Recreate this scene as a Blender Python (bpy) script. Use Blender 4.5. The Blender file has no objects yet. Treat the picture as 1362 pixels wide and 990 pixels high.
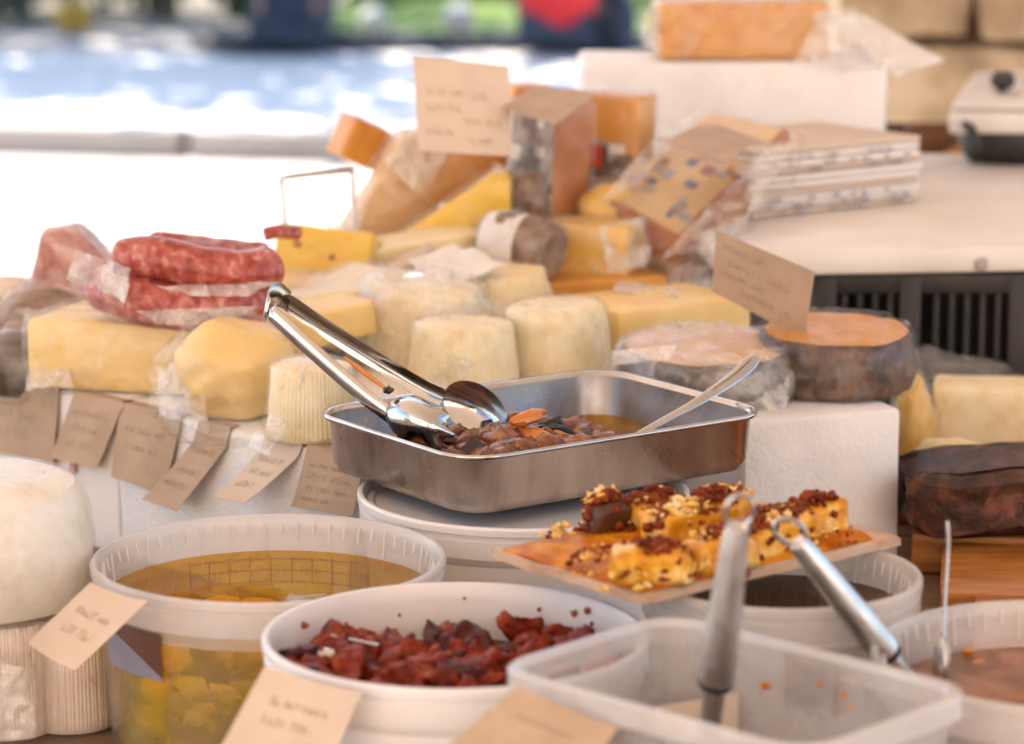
import bpy, bmesh, math, random
from mathutils import Vector, Matrix, Euler, noise

random.seed(7)
R = math.radians
SC = bpy.context.scene
COL = SC.collection

# ------------------------------------------------------------------ camera, sky, sun, exposure
CAM_Z, PITCH, FPX = 1.45, R(11.25), 4000.0
cam = bpy.data.cameras.new('camera')
cam.sensor_width = 36.0
cam.lens = FPX / 1362 * 36
cam.clip_start, cam.clip_end = 0.05, 2000
cam.dof.use_dof = True
cam.dof.focus_distance = 2.33
cam.dof.aperture_fstop = 5.2
cam.dof.aperture_blades = 9
camo = bpy.data.objects.new('camera', cam)
COL.objects.link(camo)
camo.location = (0, 0, CAM_Z)
camo.rotation_euler = (R(90) - PITCH, 0, 0)
SC.camera = camo

SUN_EL, SUN_AZ = R(50), R(-27)          # sun behind the street, a little to the left
sdir = Vector((math.sin(SUN_AZ) * math.cos(SUN_EL), math.cos(SUN_AZ) * math.cos(SUN_EL), math.sin(SUN_EL)))
w = bpy.data.worlds.new('World')
SC.world = w
w.use_nodes = True
nt = w.node_tree
sky = nt.nodes.new('ShaderNodeTexSky')
sky.sky_type = 'NISHITA'
sky.sun_disc = False
sky.sun_elevation = SUN_EL
sky.sun_rotation = SUN_AZ
nt.nodes['Background'].inputs[1].default_value = 0.12
nt.links.new(sky.outputs[0], nt.nodes['Background'].inputs[0])
sl = bpy.data.lights.new('sun', 'SUN')
sl.energy = 4.6
sl.angle = R(0.5)
sl.color = (1, 0.92, 0.82)
so = bpy.data.objects.new('sun', sl)
COL.objects.link(so)
so.rotation_euler = (-sdir).to_track_quat('-Z', 'Y').to_euler()
SC.view_settings.view_transform = 'Standard'
SC.view_settings.look = 'None'
SC.view_settings.exposure = 1.68
SC.view_settings.gamma = 1
SC.cycles.use_denoising = True
SC.cycles.max_bounces = 12
SC.cycles.diffuse_bounces = 5
SC.cycles.glossy_bounces = 5
SC.cycles.transmission_bounces = 8
SC.cycles.transparent_max_bounces = 32
SC.cycles.caustics_reflective = False
SC.cycles.caustics_refractive = False

# ------------------------------------------------------------------ measuring the photograph
CF = Vector((0, math.cos(PITCH), -math.sin(PITCH)))
CU = Vector((0, math.sin(PITCH), math.cos(PITCH)))
CO = Vector((0, 0, CAM_Z))

def ray(px, py):
    return CF + Vector(((px - 681) / FPX, 0, 0)) + CU * ((495 - py) / FPX)

def at(px, py, Y):
    d = ray(px, py)
    return CO + d * (Y / d.y)

def atz(px, py, z):
    d = ray(px, py)
    return CO + d * ((z - CAM_Z) / d.z)

def m(n, Y):
    return n * Y * 1.02 / FPX

# ------------------------------------------------------------------ materials
def new_mat(name):
    M = bpy.data.materials.new(name)
    M.use_nodes = True
    n = M.node_tree
    n.nodes.clear()
    out = n.nodes.new('ShaderNodeOutputMaterial')
    return M, n, out

def N(n, t, **kw):
    x = n.nodes.new(t)
    for k, v in kw.items():
        if k in ('operation', 'blend_type', 'feature', 'data_type', 'distance'):
            setattr(x, k, v)
    return x

def tex_noise(n, scale, detail=5, rough=0.55, dist=0.0, coord='Object'):
    tc = n.nodes.new('ShaderNodeTexCoord')
    t = n.nodes.new('ShaderNodeTexNoise')
    t.inputs['Scale'].default_value = scale
    t.inputs['Detail'].default_value = detail
    t.inputs['Roughness'].default_value = rough
    t.inputs['Distortion'].default_value = dist
    n.links.new(tc.outputs[coord], t.inputs['Vector'])
    return t

def ramp(n, src, stops):
    r = n.nodes.new('ShaderNodeValToRGB')
    el = r.color_ramp.elements
    while len(el) < len(stops):
        el.new(0.5)
    for e, (p, c) in zip(el, stops):
        e.position = p
        e.color = (c[0], c[1], c[2], 1)
    n.links.new(src, r.inputs[0])
    return r

def solid(name, cols, scale=30, rough=0.5, bump=0.0, bscale=200, sss=0.0, metal=0.0, spec=0.5, detail=5,
          rvar=0.0, coat=0.0, stretch=None, dist=0.0, bdist=0.002, ior=1.45):
    """cols: list of colours spread over a noise"""
    M, n, out = new_mat(name)
    p = n.nodes.new('ShaderNodeBsdfPrincipled')
    n.links.new(p.outputs[0], out.inputs[0])
    t = tex_noise(n, scale, detail, dist=dist)
    if stretch:
        mp = n.nodes.new('ShaderNodeMapping')
        mp.inputs['Scale'].default_value = stretch
        tc = n.nodes.new('ShaderNodeTexCoord')
        n.links.new(tc.outputs['Object'], mp.inputs[0])
        n.links.new(mp.outputs[0], t.inputs['Vector'])
    if len(cols) == 1:
        cols = [tuple(c * 0.86 for c in cols[0]), tuple(min(1, c * 1.1) for c in cols[0])]
    k = len(cols)
    st = [(0.32 + 0.36 * i / (k - 1), c) for i, c in enumerate(cols)]
    r = ramp(n, t.outputs[0], st)
    n.links.new(r.outputs[0], p.inputs['Base Color'])
    p.inputs['Roughness'].default_value = rough
    p.inputs['Metallic'].default_value = metal
    p.inputs['Specular IOR Level'].default_value = spec
    p.inputs['IOR'].default_value = ior
    if coat:
        p.inputs['Coat Weight'].default_value = coat
        p.inputs['Coat Roughness'].default_value = 0.12
    if sss:
        p.inputs['Subsurface Weight'].default_value = sss
        p.inputs['Subsurface Radius'].default_value = (1, 0.6, 0.35)
        p.inputs['Subsurface Scale'].default_value = 0.008
    if rvar:
        t3 = tex_noise(n, scale * 1.7, 6)
        mr = n.nodes.new('ShaderNodeMapRange')
        mr.inputs[1].default_value, mr.inputs[2].default_value = 0.3, 0.7
        mr.inputs[3].default_value, mr.inputs[4].default_value = max(0.02, rough - rvar), rough + rvar
        n.links.new(t3.outputs[0], mr.inputs[0])
        n.links.new(mr.outputs[0], p.inputs['Roughness'])
    if bump:
        t2 = tex_noise(n, bscale, 6, 0.6)
        b = n.nodes.new('ShaderNodeBump')
        b.inputs['Strength'].default_value = bump
        b.inputs['Distance'].default_value = bdist
        n.links.new(t2.outputs[0], b.inputs['Height'])
        n.links.new(b.outputs[0], p.inputs['Normal'])
    return M

def foam_mat(name, col):
    M, n, out = new_mat(name)
    p = n.nodes.new('ShaderNodeBsdfPrincipled')
    n.links.new(p.outputs[0], out.inputs[0])
    t = tex_noise(n, 9, 6)
    r = ramp(n, t.outputs[0], [(0.3, tuple(c * 0.86 for c in col)), (0.5, col), (0.75, tuple(min(.9, c * 1.04) for c in col))])
    n.links.new(r.outputs[0], p.inputs['Base Color'])
    p.inputs['Roughness'].default_value = 0.7
    p.inputs['Specular IOR Level'].default_value = 0.3
    tc = n.nodes.new('ShaderNodeTexCoord')
    v = n.nodes.new('ShaderNodeTexVoronoi')
    v.inputs['Scale'].default_value = 210
    n.links.new(tc.outputs['Object'], v.inputs['Vector'])
    b = n.nodes.new('ShaderNodeBump')
    b.inputs['Strength'].default_value = 0.35
    b.inputs['Distance'].default_value = 0.0015
    b.invert = True
    n.links.new(v.outputs['Distance'], b.inputs['Height'])
    t2 = tex_noise(n, 28, 4)
    b2 = n.nodes.new('ShaderNodeBump')
    b2.inputs['Strength'].default_value = 0.25
    b2.inputs['Distance'].default_value = 0.004
    n.links.new(t2.outputs[0], b2.inputs['Height'])
    n.links.new(b.outputs[0], b2.inputs['Normal'])
    n.links.new(b2.outputs[0], p.inputs['Normal'])
    return M

def schlick(n, f0=0.045, top=0.7):
    lw = n.nodes.new('ShaderNodeLayerWeight')
    lw.inputs[0].default_value = 0.5
    pw = N(n, 'ShaderNodeMath', operation='POWER')
    pw.inputs[1].default_value = 4.0
    n.links.new(lw.outputs['Facing'], pw.inputs[0])
    ma = N(n, 'ShaderNodeMath', operation='MULTIPLY_ADD')
    ma.inputs[1].default_value = top
    ma.inputs[2].default_value = f0
    n.links.new(pw.outputs[0], ma.inputs[0])
    return ma

def film_mat(name, lo=0.05, hi=0.4, col=(0.9, 0.86, 0.82), nscale=28, f0=0.045, top=0.2, face=0.07):
    M, n, out = new_mat(name)
    p = n.nodes.new('ShaderNodeBsdfPrincipled')
    p.inputs['Base Color'].default_value = (*col, 1)
    p.inputs['Roughness'].default_value = 0.35
    t = tex_noise(n, nscale, 7, 0.62, 1.2)
    mr = n.nodes.new('ShaderNodeMapRange')
    mr.inputs[1].default_value, mr.inputs[2].default_value = 0.42, 0.68
    mr.inputs[3].default_value, mr.inputs[4].default_value = lo, hi
    n.links.new(t.outputs[0], mr.inputs[0])
    lw = n.nodes.new('ShaderNodeLayerWeight')
    lw.inputs[0].default_value = 0.35
    mu = N(n, 'ShaderNodeMath', operation='MULTIPLY')
    mu.inputs[1].default_value = face
    n.links.new(lw.outputs['Facing'], mu.inputs[0])
    ad = N(n, 'ShaderNodeMath', operation='ADD')
    ad.use_clamp = True
    n.links.new(mr.outputs[0], ad.inputs[0])
    n.links.new(mu.outputs[0], ad.inputs[1])
    n.links.new(ad.outputs[0], p.inputs['Alpha'])
    g = n.nodes.new('ShaderNodeBsdfGlossy')
    g.inputs['Roughness'].default_value = 0.11
    f = schlick(n, f0, top)
    t2 = tex_noise(n, 130, 4, 0.6, 0.6)
    b = n.nodes.new('ShaderNodeBump')
    b.inputs['Strength'].default_value = 0.5
    b.inputs['Distance'].default_value = 0.003
    n.links.new(t2.outputs[0], b.inputs['Height'])
    n.links.new(b.outputs[0], g.inputs['Normal'])
    mx = n.nodes.new('ShaderNodeMixShader')
    n.links.new(f.outputs[0], mx.inputs[0])
    n.links.new(p.outputs[0], mx.inputs[1])
    n.links.new(g.outputs[0], mx.inputs[2])
    n.links.new(mx.outputs[0], out.inputs[0])
    return M

def plastic_mat(name, clear, col=(0.86, 0.83, 0.8), rough=0.25, thru=0.4):
    """thin translucent tub plastic: part see-through, part milky"""
    M, n, out = new_mat(name)
    d = n.nodes.new('ShaderNodeBsdfDiffuse')
    d.inputs[0].default_value = (*col, 1)
    tr = n.nodes.new('ShaderNodeBsdfTranslucent')
    tr.inputs[0].default_value = (*col, 1)
    m1 = n.nodes.new('ShaderNodeMixShader')
    m1.inputs[0].default_value = thru
    n.links.new(d.outputs[0], m1.inputs[1])
    n.links.new(tr.outputs[0], m1.inputs[2])
    tp = n.nodes.new('ShaderNodeBsdfTransparent')
    tp.inputs[0].default_value = (0.97, 0.96, 0.95, 1)
    t = tex_noise(n, 18, 5)
    mr = n.nodes.new('ShaderNodeMapRange')
    mr.inputs[1].default_value, mr.inputs[2].default_value = 0.3, 0.7
    mr.inputs[3].default_value, mr.inputs[4].default_value = max(0, clear - 0.06), min(1, clear + 0.06)
    n.links.new(t.outputs[0], mr.inputs[0])
    m2 = n.nodes.new('ShaderNodeMixShader')
    n.links.new(mr.outputs[0], m2.inputs[0])
    n.links.new(m1.outputs[0], m2.inputs[1])
    n.links.new(tp.outputs[0], m2.inputs[2])
    g = n.nodes.new('ShaderNodeBsdfGlossy')
    g.inputs['Roughness'].default_value = rough
    f = schlick(n)
    m3 = n.nodes.new('ShaderNodeMixShader')
    n.links.new(f.outputs[0], m3.inputs[0])
    n.links.new(m2.outputs[0], m3.inputs[1])
    n.links.new(g.outputs[0], m3.inputs[2])
    n.links.new(m3.outputs[0], out.inputs[0])
    return M

def liquid_mat(name, tint, cloud=(0.3, 0.15, 0.03), cloudy=0.2, rough=0.02, bump=0.06):
    """an oil: see-through with a tint, a share of cloudiness and a mirror skin"""
    M, n, out = new_mat(name)
    tp = n.nodes.new('ShaderNodeBsdfTransparent')
    tp.inputs[0].default_value = (*tint, 1)
    d = n.nodes.new('ShaderNodeBsdfDiffuse')
    t = tex_noise(n, 22, 4, 0.5, 0.8)
    r = ramp(n, t.outputs[0], [(0.35, tuple(c * 0.6 for c in cloud)), (0.65, tuple(min(1, c * 1.3) for c in cloud))])
    n.links.new(r.outputs[0], d.inputs[0])
    m1 = n.nodes.new('ShaderNodeMixShader')
    m1.inputs[0].default_value = cloudy
    n.links.new(tp.outputs[0], m1.inputs[1])
    n.links.new(d.outputs[0], m1.inputs[2])
    g = n.nodes.new('ShaderNodeBsdfGlossy')
    g.inputs['Roughness'].default_value = rough
    b = n.nodes.new('ShaderNodeBump')
    b.inputs['Strength'].default_value = bump
    b.inputs['Distance'].default_value = 0.01
    t2 = tex_noise(n, 14, 2)
    n.links.new(t2.outputs[0], b.inputs['Height'])
    n.links.new(b.outputs[0], g.inputs['Normal'])
    f = schlick(n, 0.03, 0.42)
    m3 = n.nodes.new('ShaderNodeMixShader')
    n.links.new(f.outputs[0], m3.inputs[0])
    n.links.new(m1.outputs[0], m3.inputs[1])
    n.links.new(g.outputs[0], m3.inputs[2])
    n.links.new(m3.outputs[0], out.inputs[0])
    return M

def canvas_mat():
    M, n, out = new_mat('awning_canvas')
    d = n.nodes.new('ShaderNodeBsdfDiffuse')
    d.inputs[0].default_value = (0.8, 0.71, 0.62, 1)
    t = n.nodes.new('ShaderNodeBsdfTranslucent')
    t.inputs[0].default_value = (0.78, 0.675, 0.58, 1)
    mx = n.nodes.new('ShaderNodeMixShader')
    mx.inputs[0].default_value = 0.22
    n.links.new(d.outputs[0], mx.inputs[1])
    n.links.new(t.outputs[0], mx.inputs[2])
    n.links.new(mx.outputs[0], out.inputs[0])
    return M

MT = dict(
    foam=foam_mat('polystyrene', (0.80, 0.77, 0.75)),
    slab=solid('white_board', [(0.70, 0.64, 0.59), (0.8, 0.75, 0.7)], 12, 0.4, 0.1, 80),
    film=film_mat('plastic_film', 0.01, 0.17),
    filmthick=film_mat('crumpled_film', 0.10, 0.5, (0.9, 0.87, 0.84), 34),
    filmmid=film_mat('loose_film', 0.04, 0.4, (0.9, 0.87, 0.84), 30),
    filmdark=film_mat('tight_film', 0.0, 0.1, (0.9, 0.86, 0.82), 40, 0.03, 0.12, 0.02),
    filmclear=film_mat('clear_film', 0.0, 0.07),
    tubclear=plastic_mat('clear_tub_plastic', 0.96),
    tubrim=plastic_mat('milky_rim_plastic', 0.5, (0.9, 0.86, 0.83), 0.25, 0.25),
    tubwhite=plastic_mat('white_tub_plastic', 0.02, (0.9, 0.86, 0.84), 0.3, 0.12),
    tray=plastic_mat('frosted_tray_plastic', 0.76, (0.88, 0.84, 0.82), 0.3, 0.25),
    ricotta=solid('ricotta', [(0.76, 0.60, 0.33), (0.84, 0.72, 0.46), (0.88, 0.79, 0.57)], 45, 0.5, 0.4, 260, 0.15),
    ricottawhite=solid('fresh_ricotta', [(0.74, 0.66, 0.54), (0.82, 0.77, 0.67), (0.84, 0.80, 0.72)], 40, 0.5, 0.5, 200, 0.25),
    pinkish=solid('pinkish_ricotta', [(0.72, 0.56, 0.47), (0.8, 0.68, 0.58)], 40, 0.5, 0.4, 220, 0.25),
    pale=solid('pale_cheese', [(0.76, 0.50, 0.16), (0.84, 0.62, 0.26)], 20, 0.42, 0.15, 150, 0.2),
    cream=solid('cream_cheese_paste', [(0.76, 0.60, 0.33), (0.82, 0.69, 0.44)], 25, 0.45, 0.15, 160, 0.2),
    yellow=solid('yellow_cheese', [(0.74, 0.43, 0.07), (0.83, 0.55, 0.14)], 18, 0.38, 0.12, 120, 0.2),
    bright=solid('bright_yellow_cheese', [(0.76, 0.45, 0.03), (0.85, 0.57, 0.07)], 14, 0.35, 0.08, 100, 0.2),
    orange=solid('orange_cheese', [(0.56, 0.22, 0.03), (0.68, 0.33, 0.07)], 20, 0.4, 0.2, 120, 0.15),
    peach=solid('peach_cheese', [(0.62, 0.36, 0.15), (0.72, 0.48, 0.23)], 16, 0.42, 0.15, 120, 0.15),
    rindorange=solid('orange_rind', [(0.30, 0.075, 0.01), (0.48, 0.17, 0.03)], 20, 0.45, 0.3, 120),
    darkrind=solid('dark_rind', [(0.035, 0.02, 0.014), (0.085, 0.052, 0.038), (0.17, 0.12, 0.095)], 40, 0.55, 0.7, 120),
    wheelrind=solid('wheel_rind', [(0.035, 0.016, 0.009), (0.09, 0.042, 0.022), (0.18, 0.095, 0.055)], 45, 0.5, 0.6, 120),
    brownrind=solid('brown_rind', [(0.09, 0.04, 0.02), (0.2, 0.1, 0.05), (0.3, 0.17, 0.1)], 45, 0.55, 0.6, 120),
    sausage=solid('cured_sausage', [(0.20, 0.03, 0.022), (0.33, 0.06, 0.045), (0.42, 0.11, 0.085), (0.58, 0.28, 0.23)], 95, 0.3, 0.4, 120, 0.0, dist=0.5),
    meat=solid('cured_meat', [(0.3, 0.09, 0.07), (0.5, 0.2, 0.16), (0.72, 0.5, 0.43)], 26, 0.4, 0.4, 80, 0.1, dist=1.5),
    loaf=solid('black_meat_crust', [(0.02, 0.009, 0.006), (0.06, 0.022, 0.013), (0.17, 0.06, 0.03)], 32, 0.42, 0.9, 60, dist=1.0, bdist=0.004),
    paper=solid('brown_paper', [(0.40, 0.28, 0.19), (0.48, 0.345, 0.24)], 26, 0.8, 0.25, 90),
    paperpale=solid('pale_paper', [(0.58, 0.46, 0.36), (0.64, 0.52, 0.41)], 26, 0.75, 0.2, 90),
    paperwhite=solid('white_paper', [(0.70, 0.64, 0.58), (0.78, 0.73, 0.68)], 26, 0.7, 0.2, 90),
    ink=solid('pencil_ink', [(0.16, 0.13, 0.12)], 200, 0.6),
    inkfaint=solid('faint_ink', [(0.335, 0.245, 0.175)], 200, 0.7),
    inkblue=solid('blue_print', [(0.13, 0.15, 0.27)], 60, 0.5),
    inkcard=solid('rubbed_pencil', [(0.47, 0.37, 0.29)], 200, 0.7),
    inkpale=solid('pale_blue_print', [(0.34, 0.33, 0.38)], 60, 0.5),
    tint=solid('greyed_label', [(0.42, 0.37, 0.34)], 60, 0.5),
    fleck=solid('red_fleck', [(0.25, 0.04, 0.01), (0.4, 0.1, 0.02)], 90, 0.3),
    steelin=solid('dark_reflection_steel', [(0.2, 0.18, 0.17), (0.32, 0.29, 0.28), (0.4, 0.37, 0.36)], 14, 0.3, 0.05, 300, metal=1.0, rvar=0.1),  # darker steel for the pan inside, dark reflections put into its colour
    labelbrown=solid('brown_grey_label', [(0.2, 0.14, 0.11), (0.4, 0.32, 0.28)], 60, 0.4),
    inkgrey=solid('grey_print', [(0.36, 0.32, 0.31)], 60, 0.5),
    red=solid('red_print', [(0.55, 0.04, 0.01)], 40, 0.5),
    steel=solid('worn_steel', [(0.28, 0.215, 0.165), (0.5, 0.43, 0.37), (0.6, 0.53, 0.47), (0.7, 0.63, 0.57)], 20, 0.32, 0.05, 300, metal=1.0, rvar=0.1, stretch=(1, 1, 0.35)),
    bright_steel=solid('polished_steel', [(0.47, 0.45, 0.43), (0.6, 0.58, 0.56)], 30, 0.15, 0.03, 200, metal=1.0, rvar=0.07),
    satin=solid('satin_steel', [(0.58, 0.57, 0.56), (0.7, 0.69, 0.68)], 40, 0.36, 0.08, 250, metal=1.0, rvar=0.1),
    black=solid('black_plastic', [(0.02, 0.019, 0.018), (0.04, 0.037, 0.034)], 40, 0.45, 0.2, 150),
    crate=solid('charcoal_plastic', [(0.016, 0.014, 0.013), (0.034, 0.03, 0.028)], 20, 0.5, 0.2, 150),
    whitebox=solid('white_enamel', [(0.66, 0.62, 0.57), (0.74, 0.7, 0.66)], 12, 0.3, 0.05, 80),
    wood=solid('orange_wood', [(0.26, 0.085, 0.016), (0.42, 0.16, 0.035), (0.5, 0.22, 0.06)], 14, 0.4, 0.35, 60, stretch=(1, 9, 9)),
    tablewood=solid('table_wood', [(0.16, 0.095, 0.06), (0.26, 0.165, 0.11)], 14, 0.5, 0.3, 60, stretch=(1, 8, 8)),
    darkwood=solid('dark_wood', [(0.05, 0.025, 0.014), (0.1, 0.05, 0.03)], 14, 0.5, 0.3, 60, stretch=(1, 8, 8)),
    cratewood=solid('brown_crate_wood', [(0.16, 0.06, 0.02), (0.3, 0.13, 0.05)], 14, 0.6, 0.4, 60),
    limestone=solid('limestone', [(0.26, 0.18, 0.11), (0.44, 0.33, 0.21), (0.58, 0.47, 0.33)], 8, 0.85, 0.8, 25, bdist=0.02),
    plaster=solid('pale_plaster', [(0.68, 0.59, 0.51), (0.78, 0.69, 0.61)], 2, 0.9, 0.3, 30),
    mortar=solid('mortar', [(0.24, 0.17, 0.11)], 8, 0.9, 0.5, 40),
    road=solid('pale_paving', [(0.52, 0.45, 0.39), (0.62, 0.54, 0.47)], 1.2, 0.8, 0.2, 30),
    plaza=solid('plaza_paving', [(0.70, 0.66, 0.61), (0.78, 0.74, 0.69)], 0.9, 0.8, 0.2, 30),
    kerb=solid('kerb_stone', [(0.36, 0.32, 0.28), (0.46, 0.41, 0.37)], 3, 0.85, 0.4, 30),
    path=solid('path_gravel', [(0.36, 0.31, 0.27), (0.46, 0.41, 0.37)], 4, 0.9, 0.5, 40),
    lawn=solid('lawn_grass', [(0.06, 0.12, 0.02), (0.12, 0.21, 0.03), (0.19, 0.27, 0.05)], 1.3, 0.9, 0.8, 60, bdist=0.03),
    ground=solid('ground_earth', [(0.2, 0.17, 0.13), (0.3, 0.26, 0.2)], 0.2, 0.95, 0.3, 4),
    leaf=solid('leaf_green', [(0.03, 0.06, 0.02), (0.06, 0.11, 0.035), (0.1, 0.14, 0.05)], 1.2, 0.55),
    leafblue=solid('leaf_bluegreen', [(0.05, 0.085, 0.065), (0.1, 0.14, 0.105)], 1.2, 0.55),
    flower=solid('yellow_flowers', [(0.6, 0.42, 0.06), (0.75, 0.55, 0.14)], 6, 0.7),
    bark=solid('tree_bark', [(0.06, 0.045, 0.035), (0.12, 0.095, 0.075)], 20, 0.9, 0.8, 40, stretch=(4, 4, 1), bdist=0.02),
    dkedge=solid('dark_edging', [(0.045, 0.05, 0.06), (0.09, 0.095, 0.105)], 6, 0.8, 0.3, 40),
    skin=solid('skin', [(0.5, 0.29, 0.2)], 20, 0.5),
    jacketred=solid('red_jacket_cloth', [(0.55, 0.015, 0.02), (0.66, 0.03, 0.03)], 20, 0.7, 0.3, 60),
    navy=solid('navy_cloth', [(0.018, 0.025, 0.05), (0.035, 0.045, 0.08)], 20, 0.8, 0.3, 60),
    denim=solid('dark_denim', [(0.025, 0.035, 0.06), (0.05, 0.065, 0.1)], 30, 0.8, 0.3, 90),
    hair=solid('dark_hair', [(0.02, 0.013, 0.01)], 60, 0.5, 0.6, 90),
    tomato=solid('dried_tomato', [(0.09, 0.008, 0.002), (0.25, 0.024, 0.006), (0.45, 0.11, 0.016)], 60, 0.26, 0.9, 260, 0, ior=1.33),
    tomatodark=solid('dark_dried_tomato', [(0.04, 0.005, 0.004), (0.11, 0.01, 0.006)], 60, 0.26, 0.9, 260, ior=1.33),
    seed=solid('pale_garlic', [(0.5, 0.33, 0.14), (0.62, 0.45, 0.22)], 50, 0.35, 0.3, 90),
    vegbrown=solid('fried_aubergine', [(0.05, 0.014, 0.006), (0.2, 0.06, 0.02), (0.42, 0.18, 0.075)], 85, 0.27, 0.9, 150, 0, coat=0.35, spec=0.4),
    vegdark=solid('aubergine_skin', [(0.012, 0.007, 0.009), (0.04, 0.02, 0.018)], 40, 0.33, 0.5, 90, coat=0.15),
    vegorange=solid('roasted_pepper', [(0.5, 0.13, 0.015), (0.62, 0.24, 0.04)], 30, 0.26, 0.4, 90, 0.1, coat=0.4),
    crumbred=solid('pepper_crumbs', [(0.10, 0.014, 0.004), (0.2, 0.032, 0.008), (0.32, 0.075, 0.015)], 90, 0.4, 0.6, 200, ior=1.25),
    crumbyel=solid('grated_cheese', [(0.62, 0.28, 0.02), (0.80, 0.50, 0.11), (0.88, 0.75, 0.45)], 60, 0.45),
    saucy=solid('orange_sauce', [(0.36, 0.085, 0.004), (0.52, 0.16, 0.008), (0.68, 0.30, 0.02)], 48, 0.4, 0.3, 60, ior=1.2),
    boardwood=solid('pale_board', [(0.38, 0.22, 0.14), (0.52, 0.34, 0.23), (0.58, 0.42, 0.3)], 30, 0.45, 0.4, 80, stretch=(1, 1, 3)),
    cheeseface=solid('glazed_cheese', [(0.50, 0.16, 0.006), (0.70, 0.33, 0.02), (0.84, 0.62, 0.24)], 55, 0.3, 0.3, 90, 0.0, spec=0.35),
    choc=solid('brown_wax_rind', [(0.07, 0.025, 0.012), (0.11, 0.042, 0.02)], 30, 0.4, 0.3, 90),
    whitecloth=solid('white_bundle', [(0.7, 0.68, 0.66)], 10, 0.8),
    canvas=canvas_mat(),
    pole=solid('awning_pole', [(0.4, 0.4, 0.4)], 20, 0.4, metal=0.8),
    oil=liquid_mat('amber_oil', (0.92, 0.72, 0.17), (0.5, 0.33, 0.03), 0.14),
    oilside=liquid_mat('amber_oil_body', (0.98, 0.76, 0.13), (0.95, 0.58, 0.006), 0.34),
    panoil=liquid_mat('pan_oil', (0.95, 0.66, 0.09), (0.55, 0.3, 0.01), 0.22),
    brownoil=liquid_mat('brown_brine', (0.35, 0.2, 0.1), (0.13, 0.065, 0.03), 0.7),
    blackoil=liquid_mat('dark_brine', (0.1, 0.07, 0.04), (0.03, 0.02, 0.01), 0.8),
    pinkoil=liquid_mat('pink_brine', (0.6, 0.36, 0.25), (0.36, 0.19, 0.13), 0.75),
    greyoil=liquid_mat('grey_brine', (0.4, 0.3, 0.25), (0.13, 0.08, 0.06), 0.75),
    chunk=solid('cheese_chunk', [(0.62, 0.5, 0.3), (0.76, 0.68, 0.5), (0.82, 0.78, 0.64)], 40, 0.4, 0.4, 90, 0.1),
    sticker=solid('grey_blue_sticker', [(0.24, 0.23, 0.29)], 30, 0.4),
    stickerbrown=solid('brown_sticker', [(0.13, 0.055, 0.035)], 30, 0.35),
    stickergreen=solid('green_sticker', [(0.07, 0.085, 0.03)], 30, 0.35),
    window=solid('window_glass', [(0.05, 0.055, 0.06)], 3, 0.1),
    bluepink=solid('pink_stain', [(0.75, 0.45, 0.42)], 60, 0.7),
)

# ------------------------------------------------------------------ mesh helpers (all in world coordinates)
def root_of(o):
    while o.parent:
        o = o.parent
    return o

def tag(o, label=None, cat=None, group=None, kind=None):
    if label: o['label'] = label
    if cat: o['category'] = cat
    if group: o['group'] = group
    if kind: o['kind'] = kind
    return o

def empty(name, loc, label, cat, group=None):
    o = bpy.data.objects.new(name, None)
    o.empty_display_size = 0.02
    COL.objects.link(o)
    o.location = loc
    return tag(o, label, cat, group)

def mk(name, VF, mat, parent=None, smooth=True, label=None, cat=None, group=None, kind=None, sharp=35):
    V, F = VF
    V = [Vector(v) for v in V]
    if parent is None:
        lo = min(v.z for v in V)
        k = len(V)
        org = Vector((sum(v.x for v in V) / k, sum(v.y for v in V) / k, lo))
    else:
        org = Vector(root_of(parent).location)
    me = bpy.data.meshes.new(name)
    me.from_pydata([v - org for v in V], [], F)
    mats = mat if isinstance(mat, (list, tuple)) else [mat]
    for q in mats:
        me.materials.append(MT[q] if isinstance(q, str) else q)
    if smooth:
        me.polygons.foreach_set('use_smooth', [True] * len(me.polygons))
        if sharp:
            bm = bmesh.new()
            bm.from_mesh(me)
            lim = R(sharp)
            for e in bm.edges:
                if len(e.link_faces) == 2 and e.calc_face_angle(0) > lim:
                    e.smooth = False
            bm.to_mesh(me)
            bm.free()
    me.update()
    o = bpy.data.objects.new(name, me)
    COL.objects.link(o)
    if parent is None:
        o.location = org
    else:
        o.parent = parent
    return tag(o, label, cat, group, kind)

def join(*parts):
    V, F = [], []
    for v, f in parts:
        k = len(V)
        V += list(v)
        F += [tuple(i + k for i in q) for q in f]
    return V, F

def from_bm(bm, M=None):
    bm.verts.ensure_lookup_table()
    bm.verts.index_update()
    V = [(M @ v.co if M else v.co.copy()) for v in bm.verts]
    F = [tuple(v.index for v in f.verts) for f in bm.faces]
    bm.free()
    return V, F

def TR(c, rz=0, rx=0, ry=0):
    return Matrix.Translation(Vector(c)) @ Matrix.Rotation(R(rz), 4, 'Z') @ Matrix.Rotation(R(ry), 4, 'Y') @ Matrix.Rotation(R(rx), 4, 'X')

def nz(p, s, seed=0):
    return noise.noise(Vector(p) * s + Vector((seed * 7.3, seed * 3.1, seed * 5.7)))

def nvec(p, s, seed=0):
    return noise.noise_vector(Vector(p) * s + Vector((seed * 7.3, seed * 3.1, seed * 5.7)))

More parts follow.
